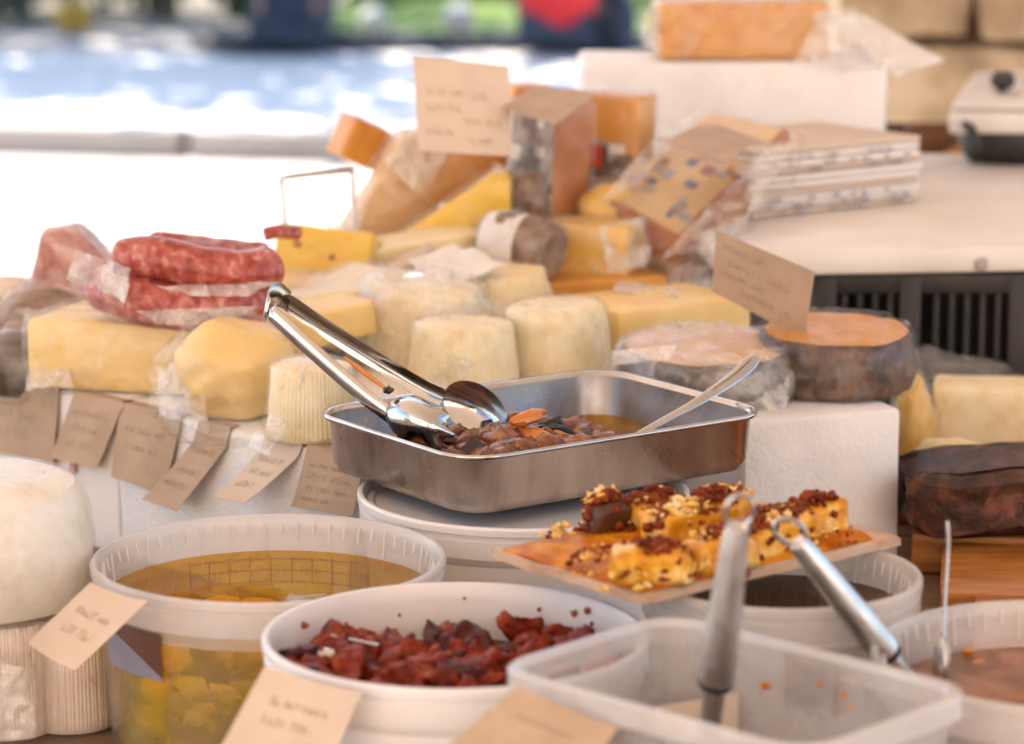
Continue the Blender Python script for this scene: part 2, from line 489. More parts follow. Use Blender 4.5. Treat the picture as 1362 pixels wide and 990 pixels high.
def box(c, size, rz=0, rx=0, ry=0, bev=0.003, amp=0.0, cuts=0, seed=0, nscale=25, seg=2):
    """c is the centre of the BOTTOM; size (w, d, h)"""
    bm = bmesh.new()
    bmesh.ops.create_cube(bm, size=1)
    for v in bm.verts:
        v.co = Vector((v.co.x * size[0], v.co.y * size[1], (v.co.z + 0.5) * size[2]))
    if cuts:
        bmesh.ops.subdivide_edges(bm, edges=bm.edges[:], cuts=cuts, use_grid_fill=True)
    if bev:
        es = [e for e in bm.edges if len(e.link_faces) == 2 and e.calc_face_angle(0) > 1]
        bmesh.ops.bevel(bm, geom=es, offset=bev, segments=seg, affect='EDGES', profile=0.5)
    if amp:
        for v in bm.verts:
            v.co += nvec(v.co, nscale, seed) * amp
    return from_bm(bm, TR(c, rz, rx, ry))

def prism(poly, h, c=(0, 0, 0), rz=0, rx=0, ry=0, bev=0.003, amp=0.0, cuts=0, seed=0, nscale=25):
    bm = bmesh.new()
    lo = [bm.verts.new((x, y, 0)) for x, y in poly]
    hi = [bm.verts.new((x, y, h)) for x, y in poly]
    k = len(poly)
    bm.faces.new(lo[::-1])
    bm.faces.new(hi)
    for i in range(k):
        bm.faces.new((lo[i], lo[(i + 1) % k], hi[(i + 1) % k], hi[i]))
    bmesh.ops.recalc_face_normals(bm, faces=bm.faces[:])
    if bev:
        es = [e for e in bm.edges if e.calc_face_angle(0) > 0.6]
        bmesh.ops.bevel(bm, geom=es, offset=bev, segments=2, affect='EDGES', profile=0.5)
    if cuts:
        bmesh.ops.triangulate(bm, faces=[f for f in bm.faces if len(f.verts) > 4])
        bmesh.ops.subdivide_edges(bm, edges=bm.edges[:], cuts=cuts, use_grid_fill=True)
    if amp:
        for v in bm.verts:
            v.co += nvec(v.co, nscale, seed) * amp
    return from_bm(bm, TR(c, rz, rx, ry))

def lump(c, size, rz=0, rx=0, ry=0, amp=0.15, ns=1.6, seed=0, sub=3, flat=None, ridged=False):
    """an irregular ball; c is its centre; size = full extents"""
    bm = bmesh.new()
    bmesh.ops.create_icosphere(bm, subdivisions=sub, radius=0.5)
    for v in bm.verts:
        p = v.co * 2
        a = nz(p, ns, seed) + 0.5 * nz(p, ns * 2.3, seed + 3) + 0.25 * nz(p, ns * 5, seed + 5)
        if ridged:
            a = a - 0.6 * abs(nz(p, ns * 1.7, seed + 9))
        v.co *= 1 + amp * a
        if flat is not None and v.co.z < -flat:
            v.co.z = -flat + (v.co.z + flat) * 0.1
        v.co = Vector((v.co.x * size[0], v.co.y * size[1], v.co.z * size[2]))
    return from_bm(bm, TR(c, rz, rx, ry))

def lathe(c, prof, segs=64, mod=None, rz=0, rx=0, ry=0, closed=False, cap=True):
    V, F = [], []
    k = len(prof)
    for (r, z) in prof:
        for i in range(segs):
            a = 2 * math.pi * i / segs
            rr, zz = (mod(a, r, z) if mod else (r, z))
            V.append(Vector((rr * math.cos(a), rr * math.sin(a), zz)))
    for j in range(k - 1 + (1 if closed else 0)):
        j2 = (j + 1) % k
        for i in range(segs):
            i2 = (i + 1) % segs
            F.append((j * segs + i, j * segs + i2, j2 * segs + i2, j2 * segs + i))
    if cap and not closed:
        if prof[0][0] > 1e-5: F.append(tuple(range(segs))[::-1])
        if prof[-1][0] > 1e-5: F.append(tuple((k - 1) * segs + i for i in range(segs)))
    M = TR(c, rz, rx, ry)
    return [M @ v for v in V], F

def disc(c, r, segs=64, wob=0.0, seed=0):
    V, F = [Vector(c)], []
    rings = 6
    for j in range(1, rings + 1):
        for i in range(segs):
            a = 2 * math.pi * i / segs
            V.append(Vector((c[0] + r * j / rings * math.cos(a), c[1] + r * j / rings * math.sin(a),
                             c[2] + wob * nz((math.cos(a) * j / rings, math.sin(a) * j / rings, 0), 4, seed))))
    for i in range(segs):
        F.append((0, 1 + i, 1 + (i + 1) % segs))
    for j in range(rings - 1):
        for i in range(segs):
            i2 = (i + 1) % segs
            F.append((1 + j * segs + i, 1 + j * segs + i2, 1 + (j + 1) * segs + i2, 1 + (j + 1) * segs + i)[::-1])
    return V, F

def rrect(hx, hy, rc, n=7):
    P = []
    for (sx, sy, a0) in ((1, 1, 0), (-1, 1, 90), (-1, -1, 180), (1, -1, 270)):
        for i in range(n + 1):
            a = R(a0 + 90 * i / n)
            P.append((sx * (hx - rc) + rc * math.cos(a), sy * (hy - rc) + rc * math.sin(a)))
    return P

def loft(rings, c, rz=0, cap_last=True, cap_first=False, n=7):
    """rings: (hx, hy, corner radius, z)"""
    V, F = [], []
    k = None
    for (hx, hy, rc, z) in rings:
        P = rrect(hx, hy, rc, n)
        k = len(P)
        V += [Vector((x, y, z)) for x, y in P]
    for j in range(len(rings) - 1):
        for i in range(k):
            i2 = (i + 1) % k
            F.append((j * k + i, j * k + i2, (j + 1) * k + i2, (j + 1) * k + i))
    if cap_last: F.append(tuple((len(rings) - 1) * k + i for i in range(k)))
    if cap_first: F.append(tuple(range(k))[::-1])
    M = TR(c, rz)
    return [M @ v for v in V], F

def tube(pts, rad, segs=10, cap=True, flatten=1.0, up=None):
    """pts polyline; rad number or list"""
    P = [Vector(p) for p in pts]
    k = len(P)
    rr = rad if isinstance(rad, (list, tuple)) else [rad] * k
    V, F = [], []
    nrm = None
    for i in range(k):
        t = (P[min(i + 1, k - 1)] - P[max(i - 1, 0)]).normalized()
        if nrm is None:
            ref = Vector(up) if up else (Vector((0, 0, 1)) if abs(t.z) < 0.9 else Vector((1, 0, 0)))
            nrm = (ref - t * ref.dot(t)).normalized()
        else:
            nrm = (nrm - t * nrm.dot(t)).normalized()
        b = t.cross(nrm)
        for j in range(segs):
            a = 2 * math.pi * j / segs
            V.append(P[i] + nrm * (math.cos(a) * rr[i] * flatten) + b * (math.sin(a) * rr[i]))
    for i in range(k - 1):
        for j in range(segs):
            j2 = (j + 1) % segs
            F.append((i * segs + j, i * segs + j2, (i + 1) * segs + j2, (i + 1) * segs + j))
    if cap:
        F.append(tuple(range(segs))[::-1])
        F.append(tuple((k - 1) * segs + j for j in range(segs)))
    return V, F

def smooth_pts(P, n=6):
    """Catmull-Rom through the points"""
    P = [Vector(p) for p in P]
    Q = [P[0] * 2 - P[1]] + P + [P[-1] * 2 - P[-2]]
    out = []
    for i in range(1, len(Q) - 2):
        for s in range(n):
            t = s / n
            a, b, c, d = Q[i - 1], Q[i], Q[i + 1], Q[i + 2]
            out.append(0.5 * ((2 * b) + (c - a) * t + (2 * a - 5 * b + 4 * c - d) * t * t + (3 * b - a - 3 * c + d) * t ** 3))
    out.append(P[-1])
    return out

def surf(fn, nu, nv, th=0.0005, off=0.0, u0=0, u1=1, v0=0, v1=1):
    """a thin sheet with thickness from S(u, v)"""
    def nrm(u, v):
        e = 1e-3
        a = fn(u + e, v) - fn(u - e, v)
        b = fn(u, v + e) - fn(u, v - e)
        q = a.cross(b)
        return q.normalized() if q.length > 1e-12 else Vector((0, 0, 1))
    top, bot = [], []
    for j in range(nv + 1):
        for i in range(nu + 1):
            u, v = u0 + (u1 - u0) * i / nu, v0 + (v1 - v0) * j / nv
            p, q = fn(u, v), nrm(u, v)
            top.append(p + q * (off + th / 2))
            bot.append(p + q * (off - th / 2))
    k = nu + 1
    V = top + bot
    o = len(top)
    F = []
    for j in range(nv):
        for i in range(nu):
            a = j * k + i
            F.append((a, a + 1, a + k + 1, a + k))
            F.append((o + a, o + a + k, o + a + k + 1, o + a + 1))
    for i in range(nu):
        F.append((i, o + i, o + i + 1, i + 1))
        a = nv * k + i
        F.append((a, a + 1, o + a + 1, o + a))
    for j in range(nv):
        a = j * k
        F.append((a, a + k, o + a + k, o + a))
        a = j * k + nu
        F.append((a, o + a, o + a + k, a + k))
    return V, F

def quad_fn(A, B, C, D, amp=0.0, ns=30, seed=0, ridge=False, bow=0.0):
    """A top-left, B top-right, C bottom-right, D bottom-left; v runs down"""
    A, B, C, D = map(Vector, (A, B, C, D))
    n0 = (B - A).cross(D - A).normalized()
    def fn(u, v):
        p = A.lerp(B, u).lerp(D.lerp(C, u), v)
        k = 0
        if amp:
            a = nz(p, ns, seed)
            k = amp * ((1 - 2 * abs(a)) + 0.5 * (1 - 2 * abs(nz(p, ns * 2.1, seed + 4))) if ridge else a)
        return p + n0 * (k + bow * math.sin(math.pi * u))
    return fn

GLYPHS = [
    [(.8, .15), (.3, .1), (.1, .5), (.35, .9), (.8, .8), (.75, .1), (.85, .95)],
    [(.1, .1), (.15, .95), (.5, .6), (.85, .75), (.75, 1.0), (.2, .95)],
    [(.1, .25), (.5, .05), (.85, .3), (.45, .5), (.85, .75), (.4, 1.0), (.1, .85)],
    [(.5, .0), (.1, .3), (.15, .8), (.5, 1.0), (.85, .7), (.8, .25), (.5, .0)],
    [(.1, .1), (.85, .1), (.5, .5), (.3, 1.0)],
    [(.8, .05), (.2, .1), (.15, .5), (.7, .5), (.8, .8), (.4, 1.0), (.1, .9)],
    [(.2, .3), (.25, .95), (.4, .4), (.6, .35), (.65, .95), (.85, .9)],
    [(.1, .6), (.8, .55), (.6, .3), (.2, .45), (.2, .9), (.8, .95)],
    [(.5, .05), (.45, .95), (.75, .9)],
    [(.15, .35), (.35, .95), (.55, .4), (.7, .95), (.9, .3)],
]

def writing(fn, lines, off, seed=0, w=0.012, kind='hand', both=False):
    """scrawled pencil lines on a sheet S(u,v): lines = (u0, u1, v, height)"""
    rnd = random.Random(seed)
    V, F = [], []
    def nrm(u, v):
        e = 2e-3
        return (fn(u + e, v) - fn(u - e, v)).cross(fn(u, v + e) - fn(u, v - e)).normalized()
    def stroke(pts):
        base = len(V)
        for (u, v, hw) in pts:
            q = nrm(u, v)
            V.append(fn(u - hw * 0.5, v - hw) + q * off)
            V.append(fn(u + hw * 0.5, v + hw) + q * off)
        for i in range(len(pts) - 1):
            a = base + 2 * i
            F.append((a, a + 1, a + 3, a + 2))
    for (u0, u1, v, h) in lines:
        u = u0
        while u < u1 - 0.05:
            for _ in range(rnd.randint(2, 6)):
                g = rnd.choice(GLYPHS)
                gw = h * rnd.uniform(.42, .62)
                if u + gw > u1: break
                sl = rnd.uniform(-.12, .12)
                hh = h * rnd.uniform(.75, 1.1)
                P = []
                for a in range(len(g) - 1):
                    for t in (0, .34, .67):
                        x = g[a][0] + (g[a + 1][0] - g[a][0]) * t
                        y = g[a][1] + (g[a + 1][1] - g[a][1]) * t
                        P.append((x, y))
                P.append(g[-1])
                stroke([(u + gw * x + sl * hh * (1 - y), v + hh * (y - .5) + rnd.uniform(-.006, .006), w * .55) for x, y in P])
                u += gw * 1.18
            u += h * .45
    return V, F

def hull_film(pts, inflate=0.003, amp=0.003, ns=45, seed=0, edge=0.009, sm=1):
    """crinkled film stretched over a cloud of points"""
    bm = bmesh.new()
    for p in pts:
        bm.verts.new(p)
    r = bmesh.ops.convex_hull(bm, input=bm.verts[:])
    bad = [v for v in bm.verts if not v.link_faces]
    bmesh.ops.delete(bm, geom=bad, context='VERTS')
    for _ in range(5):
        long = [e for e in bm.edges if e.calc_length() > edge]
        if not long:
            break
        bmesh.ops.subdivide_edges(bm, edges=long, cuts=1)
        bmesh.ops.triangulate(bm, faces=[f for f in bm.faces if len(f.verts) > 3])
    for _ in range(sm):
        bmesh.ops.smooth_vert(bm, verts=bm.verts[:], factor=0.5, use_axis_x=True, use_axis_y=True, use_axis_z=True)
    bmesh.ops.recalc_face_normals(bm, faces=bm.faces[:])
    bm.normal_update()
    for v in bm.verts:
        a = 1 - 2.2 * abs(nz(v.co, ns, seed))
        b = 1 - 2.2 * abs(nz(v.co, ns * 2.3, seed + 5))
        v.co += v.normal * (inflate + amp * (a + 0.5 * b))
    return from_bm(bm)

def sheet(A, B, C, D, amp=0.006, ns=40, seed=0, nu=22, nv=22, th=0.0003):
    return surf(quad_fn(A, B, C, D, amp, ns, seed, True), nu, nv, th)

# ================================================================== the setting
def quad_sheet(x0, y0, x1, y1, z, skew=0.0):
    return [(x0, y0 - skew * x0 * 0, z), (x1, y0, z), (x1, y1, z), (x0, y1, z)], [(0, 1, 2, 3)]

mk('ground', quad_sheet(-300, -60, 300, 700, -0.02), 'ground', smooth=False, kind='structure')
mk('road', quad_sheet(-60, -20, 60, 12.4, 0.0), 'road', smooth=False, kind='structure')
KY = 11.5
def kerb_y(x): return KY - 0.19 * (x + 1.2)
pl = [(-60, kerb_y(-9) + .12, 0.1), (-9, kerb_y(-9) + .12, 0.1), (5, kerb_y(5) + .12, 0.1), (60, kerb_y(5) + .12, 0.1), (60, 60, 0.1), (-60, 60, 0.1)]
mk('plaza', (pl, [tuple(range(6))]), 'plaza', smooth=False, kind='structure')
kb = mk('kerb', box((-2, kerb_y(-2) + 0.16, -0.01), (14, 0.1, 0.08), rz=math.degrees(math.atan(-0.19)), bev=0), 'mortar', smooth=False, kind='structure')
for i in range(15):
    x = -8.6 + i * 0.98
    mk('kerb_stone', box((x, kerb_y(x) + 0.07, -0.005), (0.95, 0.17, 0.115), rz=math.degrees(math.atan(-0.19)), bev=0.012, amp=0.004, cuts=1, seed=i, nscale=3), 'kerb', kb)
mk('path', quad_sheet(-30, 14.9, -1.05, 16.2, 0.104), 'path', smooth=False, kind='structure')
mk('lawn', quad_sheet(-1.0, 15.15, 40, 40, 0.14), 'lawn', smooth=False, kind='structure')
mk('verge', quad_sheet(-40, 16.25, -1.05, 40, 0.11), 'ground', smooth=False, kind='structure')
ed = mk('lawn_edging', box((2.4, 15.05, 0.1), (8.0, 0.1, 0.05), bev=0), 'mortar', smooth=False, kind='structure')
for i in range(14):
    x = -1.5 + i * 0.6
    mk('edging_stone', box((x + .29, 15.02, 0.1), (0.575, 0.2, 0.085), bev=0.01, amp=0.004, cuts=1, seed=i + 40, nscale=4), 'dkedge', ed)

# --- stone wall behind the stall
WX, WY = 0.56, 5.1
wl = empty('stone_wall', (WX + 1.4, WY, 0), 'pale limestone block wall with wide joints standing behind the stall', 'wall')
mk('wall_core', box((WX + 1.4, WY + 0.16, 0), (2.8, 0.26, 3.4), bev=0), 'mortar', wl, smooth=False)
rnd = random.Random(9)
z = 0.0
row = 0
while z < 3.3:
    h = 0.25
    x = WX - 0.02
    while x < WX + 2.8:
        bw = rnd.uniform(0.28, 0.5) if row % 2 else rnd.uniform(0.22, 0.42)
        bw = min(bw, WX + 2.82 - x)
        if bw > 0.06:
            mk('stone_block', box((x + bw / 2, WY + 0.02 + rnd.uniform(-.012, .012), z + 0.006), (bw - 0.014, 0.12, h - 0.014), bev=0.016, amp=0.02, cuts=2, seed=rnd.random() * 50, nscale=9), 'limestone', wl)
        x += bw
    z += h
    row += 1

# --- unseen house front added behind the camera to bounce warm sunlight
bd = empty('bounce_facade', (0, -5.2, 0), 'unseen pale plastered house front added behind the stall customers to bounce warm light', 'house')
bV = []
for (x0, x1, z0, z1) in ((-9, -3, 0, 7), (-3, -1.8, 0, .9), (-3, -1.8, 2.4, 7), (-1.8, 1.6, 0, 7), (1.6, 2.8, 0, .9), (1.6, 2.8, 2.4, 7), (2.8, 9, 0, 7)):
    bV.append(box(((x0 + x1) / 2, -5.5, z0), (x1 - x0, 0.5, z1 - z0), bev=0))
mk('wall', join(*bV), 'plaster', bd, smooth=False)
for x in (-2.4, 2.2):
    f = mk('window', box((x, -5.42, .9), (1.2, 0.06, 1.5), bev=0), 'darkwood', bd, smooth=False)
    mk('pane', box((x, -5.375, .98), (1.04, 0.02, 1.34), bev=0), 'window', f, smooth=False)

# --- awning over the stall
aw = empty('market_awning', (0, 2.4, 0), 'peach canvas awning on poles stretched above the cheese stall', 'awning')
def aw_fn(u, v):
    return Vector((-2.5 + 4.9 * u, -1.9 + 7.3 * v, 2.5 + 0.25 * math.sin(math.pi * u) + 0.02 * math.sin(18 * v)))
mk('canvas', surf(aw_fn, 24, 20, 0.002), 'canvas', aw)
for x in (-2.42, 2.32):
    for y in (-1.8, 5.3):
        mk('pole', tube([(x, y, 0), (x, y, 2.5)], 0.025, 10), 'pole', aw)

# --- trees, shrubs
def leaves(c, size, n, leaf, seed, clumps=9):
    rnd = random.Random(seed)
    V, F = [], []
    cl = []
    for _ in range(clumps):
        while True:
            p = Vector((rnd.uniform(-1, 1), rnd.uniform(-1, 1), rnd.uniform(-1, 1)))
            if p.length < 1: break
        cl.append((p * 0.75, rnd.uniform(0.28, 0.5)))
    for _ in range(n):
        q, rr = rnd.choice(cl)
        p = q + Vector((rnd.gauss(0, 1), rnd.gauss(0, 1), rnd.gauss(0, 1))).normalized() * rr * rnd.random() ** 0.4
        P = Vector(c) + Vector((p.x * size[0] / 2, p.y * size[1] / 2, p.z * size[2] / 2))
        e = Euler((rnd.uniform(0, 6.3), rnd.uniform(0, 6.3), rnd.uniform(0, 6.3))).to_matrix()
        l = leaf * rnd.uniform(0.6, 1.3)
        k = len(V)
        V += [P + e @ Vector(t) for t in ((-l, 0, 0), (0, -l * .45, l * .12), (l, 0, 0), (0, l * .45, l * .12))]
        F.append((k, k + 1, k + 2, k + 3))
    return V, F

def tree(x, y, h, cw, trunk_r, seed, label, nl=850):
    t = empty('tree', (x, y, 0.1), label, 'tree', 'trees across the plaza')
    rnd = random.Random(seed)
    P = smooth_pts([(x, y, 0.1), (x + .05, y, h * .3), (x - .05, y + .05, h * .55), (x, y, h * .8)], 5)
    mk('trunk', tube(P, [trunk_r * (1 - 0.6 * i / len(P)) for i in range(len(P))], 10), 'bark', t)
    L = []
    for i in range(6):
        a = rnd.uniform(0, 6.3)
        s = Vector((x, y, h * rnd.uniform(.42, .6)))
        L.append(tube(smooth_pts([s, s + Vector((math.cos(a) * cw * .2, math.sin(a) * cw * .2, h * .12)), s + Vector((math.cos(a) * cw * .4, math.sin(a) * cw * .4, h * .25))], 4), [trunk_r * .5, trunk_r * .45, trunk_r * .4, trunk_r * .35, trunk_r * .3, trunk_r * .26, trunk_r * .2, trunk_r * .15, trunk_r * .1], 7))
    mk('limb', join(*L), 'bark', t)
    mk('crown', leaves((x, y, h * .74), (cw, cw, h * .5), nl, 0.16, seed, 16), 'leaf', t, smooth=False)

tree(-1.9, 16.6, 6.5, 4.2, 0.035, 11, 'slim dark tree trunk between the path and the navy figure')
tree(-5.4, 17.4, 7.5, 4.6, 0.12, 12, 'broad shade tree beyond the plaza, outside the view on the street side')
tree(-3.9, 19.4, 7.6, 5.4, 0.13, 14, 'dense shade tree beyond the path, its trunk out of view', 2200)
tree(1.1, 18.6, 7.2, 4.4, 0.12, 13, 'shade tree beyond the lawn behind the orange cheese block')

def shrub(px, y, w_, h_, mat, seed, label, name='shrub', cat='shrub', z=0.1, leaf=0.035, n=2200):
    p = at(px, 40, y)
    t = empty(name, (p.x, y, z), label, cat)
    mk('stem', tube([(p.x, y, z), (p.x, y, z + h_ * .6)], 0.012, 6), 'bark', t)
    mk('foliage', leaves((p.x, y, z + h_ * .42), (w_, w_ * .6, h_), n, leaf, seed, 16), mat, t, smooth=False)

shrub(25, 16.6, .7, .8, 'leafblue', 21, 'dark blue-green shrub at the far edge of the path, leftmost')
shrub(110, 17.6, .9, .9, 'leafblue', 22, 'second dark shrub behind the yellow flower clump')
shrub(205, 17.2, .5, .7, 'leaf', 23, 'olive green shrub left of the slim tree trunk')
shrub(95, 15.9, .22, .2, 'flower', 24, 'low clump of pale yellow flowers beside the path', 'flower_clump', 'flowers', leaf=0.02, n=900)
shrub(330, 17.0, .5, .55, 'leaf', 25, 'green shrub with dry patches between tree trunk and navy figure')
shrub(455, 18.2, .9, .7, 'leafblue', 26, 'dark green bush behind the lime lawn, beside the navy figure')
shrub(545, 18.6, .9, .8, 'leafblue', 27, 'dark green bush behind the middle of the lime lawn')
shrub(660, 18.0, .5, .6, 'leaf', 28, 'green bush behind the lawn left of the red jacket')
shrub(840, 17.3, .7, .6, 'leaf', 29, 'grey-green bush right of the person in the red jacket')
for (px, py, r_, lb) in ((610, 14, .085, 'round white bundle lying on the lawn edge left of the red jacket'), (497, 26, .075, 'pale pinkish bundle lying at the near corner of the lime lawn')):
    c = at(px, py + 16, 15.4)
    t = empty('bundle', (c.x, 15.4, 0.14), lb, 'bundle')
    mk('sack', lump((c.x, 15.4, 0.14 + r_ * .9), (r_ * 2, r_ * 2, r_ * 2), amp=.12, seed=px), 'whitecloth', t)
    mk('knot', lump((c.x + .01, 15.4, 0.14 + r_ * 1.85), (r_ * .6, r_ * .5, r_ * .6), amp=.3, seed=px + 1, sub=2), 'whitecloth', t)

# --- seated people, backs to us, on the lawn edging
def skin_mesh(name, pts, edges, radii, mat, parent, rootv=0, sub=1):
    org = Vector(root_of(parent).location)
    me = bpy.data.meshes.new(name)
    me.from_pydata([Vector(p) - org for p in pts], edges, [])
    me.materials.append(MT[mat])
    o = bpy.data.objects.new(name, me)
    COL.objects.link(o)
    o.parent = parent
    sk = o.modifiers.new('skin', 'SKIN')
    sk.use_smooth_shade = True
    for i, r_ in enumerate(radii):
        v = me.skin_vertices[0].data[i]
        v.radius = (r_, r_) if not isinstance(r_, tuple) else r_
        v.use_root = (i == rootv)
    ss = o.modifiers.new('sub', 'SUBSURF')
    ss.levels = ss.render_levels = sub
    return o

def person(x, y, zs, label, jacket, lean=0.0, seed=0, wide=1.0):
    t = empty('person', (x, y, zs), label, 'person')
    B = lambda dx, dy, dz: (x + dx, y + dy, zs + dz)
    pts = [B(0, 0, .13), B(0, -.03 + lean * .3, .30), B(0, lean * .7, .48), B(0, lean, .58), B(0, lean + .02, .66), B(0, lean + .04, .76), B(0, lean + .05, .86)]
    rad = [.11, .13, .15, .08, .055, .095, .07]
    edges = [(0, 1), (1, 2), (2, 3), (3, 4), (4, 5), (5, 6)]
    def add(p, r_, frm):
        pts.append(p); rad.append(r_); edges.append((frm, len(pts) - 1)); return len(pts) - 1
    arms, legs = [], []
    for s in (-1, 1):
        sh = add(B(s * .19, lean, .53), .065, 2)
        el = add(B(s * .27, lean + .16, .34), .048, sh)
        wr = add(B(s * .12, lean + .36, .42), .03, el)
        pa = add(B(s * .09, lean + .43, .42), .032, wr)
        for k in range(4):
            f1 = add(B(s * (.06 + .02 * k), lean + .49 + .004 * k, .415 - .004 * abs(k - 1.5)), .009, pa)
            add(B(s * (.055 + .02 * k), lean + .525 - .004 * abs(k - 1.5), .395), .008, f1)
        th = add(B(s * .055, lean + .42, .435), .01, pa)
        add(B(s * .035, lean + .45, .44), .009, th)
        hp = add(B(s * .1, .03, .12), .1, 0)
        kn = add(B(s * .14, .40, .36), .07, hp)
        an = add(B(s * .12, .60, .07), .045, kn)
        to = add(B(s * .13, .74, .035), .035, an)
        arms.append((sh, el, wr)); legs.append((hp, kn, an, to))
    skin_mesh('body', pts, edges, rad, 'skin', t)
    # jacket
    jp = [B(0, -.03, .09), pts[1], pts[2], pts[3]]
    jr = [(.2 * wide, .13), (.2 * wide, .165), (.2 * wide, .16), .09]
    je = [(0, 1), (1, 2), (2, 3)]
    for (sh, el, wr) in arms:
        k = len(jp)
        jp += [pts[sh], pts[el], pts[wr]]
        jr += [.095, .07, .05]
        je += [(2, k), (k, k + 1), (k + 1, k + 2)]
    skin_mesh('jacket', jp, je, jr, jacket, t)
    tp = [B(0, 0, .1)]
    tr_ = [(.185, .095)]
    te = []
    for (hp, kn, an, to) in legs:
        k = len(tp)
        tp += [pts[hp], pts[kn], pts[an]]
        tr_ += [.115, .085, .06]
        te += [(0, k), (k, k + 1), (k + 1, k + 2)]
    skin_mesh('trousers', tp, te, tr_, 'denim', t)
    for (hp, kn, an, to) in legs:
        p, q = Vector(pts[an]), Vector(pts[to])
        mk('shoe', lump((p + q) / 2 - Vector((0, 0, .012)), (.1, .27, .09), amp=.05, seed=seed), 'black', t)
    h = Vector(pts[5])
    mk('hair', lump(h + Vector((0, -.02, .045)), (.2, .22, .2), amp=.06, seed=seed + 2), 'hair', t)
    fc = h + Vector((0, .09, 0))
    mk('nose', lump(fc + Vector((0, .012, -.005)), (.03, .035, .045), amp=.05, sub=2), 'skin', t)
    for s in (-1, 1):
        mk('eye', lump(fc + Vector((s * .032, .0, .025)), (.024, .014, .014), amp=.02, sub=2), 'black', t)
        mk('ear', lump(h + Vector((s * .097, 0, .005)), (.02, .04, .06), amp=.1, sub=2), 'skin', t)
    mk('mouth', lump(fc + Vector((0, .0, -.05)), (.05, .014, .012), amp=.02, sub=2), 'tomato', t)
    return t

pr = at(742, 60, 14.9)
person(pr.x, 14.74, 0.1, 'person in a bright red jacket sitting on the lawn edging, seen from behind', 'jacketred', 0.02, 1, 1.02)
pn = at(388, 60, 14.9)
person(pn.x, 14.74, 0.1, 'person in dark navy clothes sitting on the lawn edging, seen from behind', 'navy', 0.0, 2, 0.8)
bg = at(820, 40, 15.0)
t = empty('backpack', (bg.x, 14.85, 0.1), 'navy backpack standing right of the red jacketed person', 'backpack')
mk('bag', lump((bg.x, 14.85, 0.24), (.2, .18, .32), amp=.08, seed=3, flat=.44), 'navy', t)
mk('strap', tube(smooth_pts([(bg.x - .06, 14.77, .32), (bg.x - .07, 14.73, .24), (bg.x - .06, 14.77, .15)], 5), .012, 6), 'black', t)
bg = at(325, 68, 14.8)
t = empty('bag', (bg.x, 14.75, 0.1), 'flat black bag lying on the paving beside the navy person', 'bag')
mk('pouch', lump((bg.x, 14.75, 0.125), (.3, .2, .07), amp=.1, seed=8, flat=.4), 'black', t)
mk('strap', tube(smooth_pts([(bg.x - .1, 14.68, .14), (bg.x, 14.64, .16), (bg.x + .1, 14.68, .14)], 5), .008, 6), 'black', t)

# ================================================================== the stall
TZ = 0.76
tb = empty('market_table', (0.1, 2.5, 0), 'dark wooden trestle table carrying the whole cheese display', 'table')
for i in range(9):
    y = 1.35 + i * 0.27
    mk('plank', box((0.1, y + .132, TZ - .03), (2.3, 0.262, 0.03), bev=0.004), 'tablewood', tb)
for x in (-0.95, 1.15):
    for y in (1.45, 3.65):
        mk('leg', box((x, y, 0), (0.06, 0.06, TZ - .031), bev=0.004), 'darkwood', tb)

# polystyrene boxes: the long run turned 45 degrees
A0 = Vector((-0.135, 2.405, 0))
dV = Vector((0.712, -0.702, 0)).normalized()
nV = Vector((0.702, 0.712, 0)).normalized()
BZ = 0.902
rot = math.degrees(math.atan2(dV.y, dV.x))
def foam_box(l0, l1, depth, label, seed):
    c = A0 - dV * ((l0 + l1) / 2) + nV * (depth / 2)
    return mk('polystyrene_box', box((c.x, c.y, TZ), (l1 - l0, depth, BZ - TZ), rz=rot, bev=0.006, amp=0.0015, cuts=3, seed=seed, nscale=30), 'foam', label=label, cat='box')
foam_box(0, 0.305, 0.6, 'white polystyrene box under the wrapped cheeses, its front hung with curled price papers', 1)
foam_box(0.3065, 0.9, 0.6, 'white polystyrene box at the picture edge under the sausages, with flat price papers', 2)
rb0, rb1 = Vector((0.2, 2.518, 0)), Vector((0.342, 2.577, 0))
rbd = (rb1 - rb0).normalized()
rbn = Vector((-rbd.y, rbd.x, 0))
c = (rb0 + rb1) / 2 + rbn * .06
mk('polystyrene_box', box((c.x, c.y, TZ), ((rb1 - rb0).length, .12, .905 - TZ), rz=math.degrees(math.atan2(rbd.y, rbd.x)), bev=0.005, amp=0.0015, cuts=3, seed=4, nscale=30), 'foam', label='white polystyrene block carrying the two dark-rinded cheeses', cat='box')

def face_pt(px, py, off=0.002):
    """meets the front face of the long polystyrene run"""
    d = ray(px, py)
    P0 = A0 - nV * off
    t_ = (P0 - CO).dot(nV) / d.dot(nV)
    return CO + d * t_

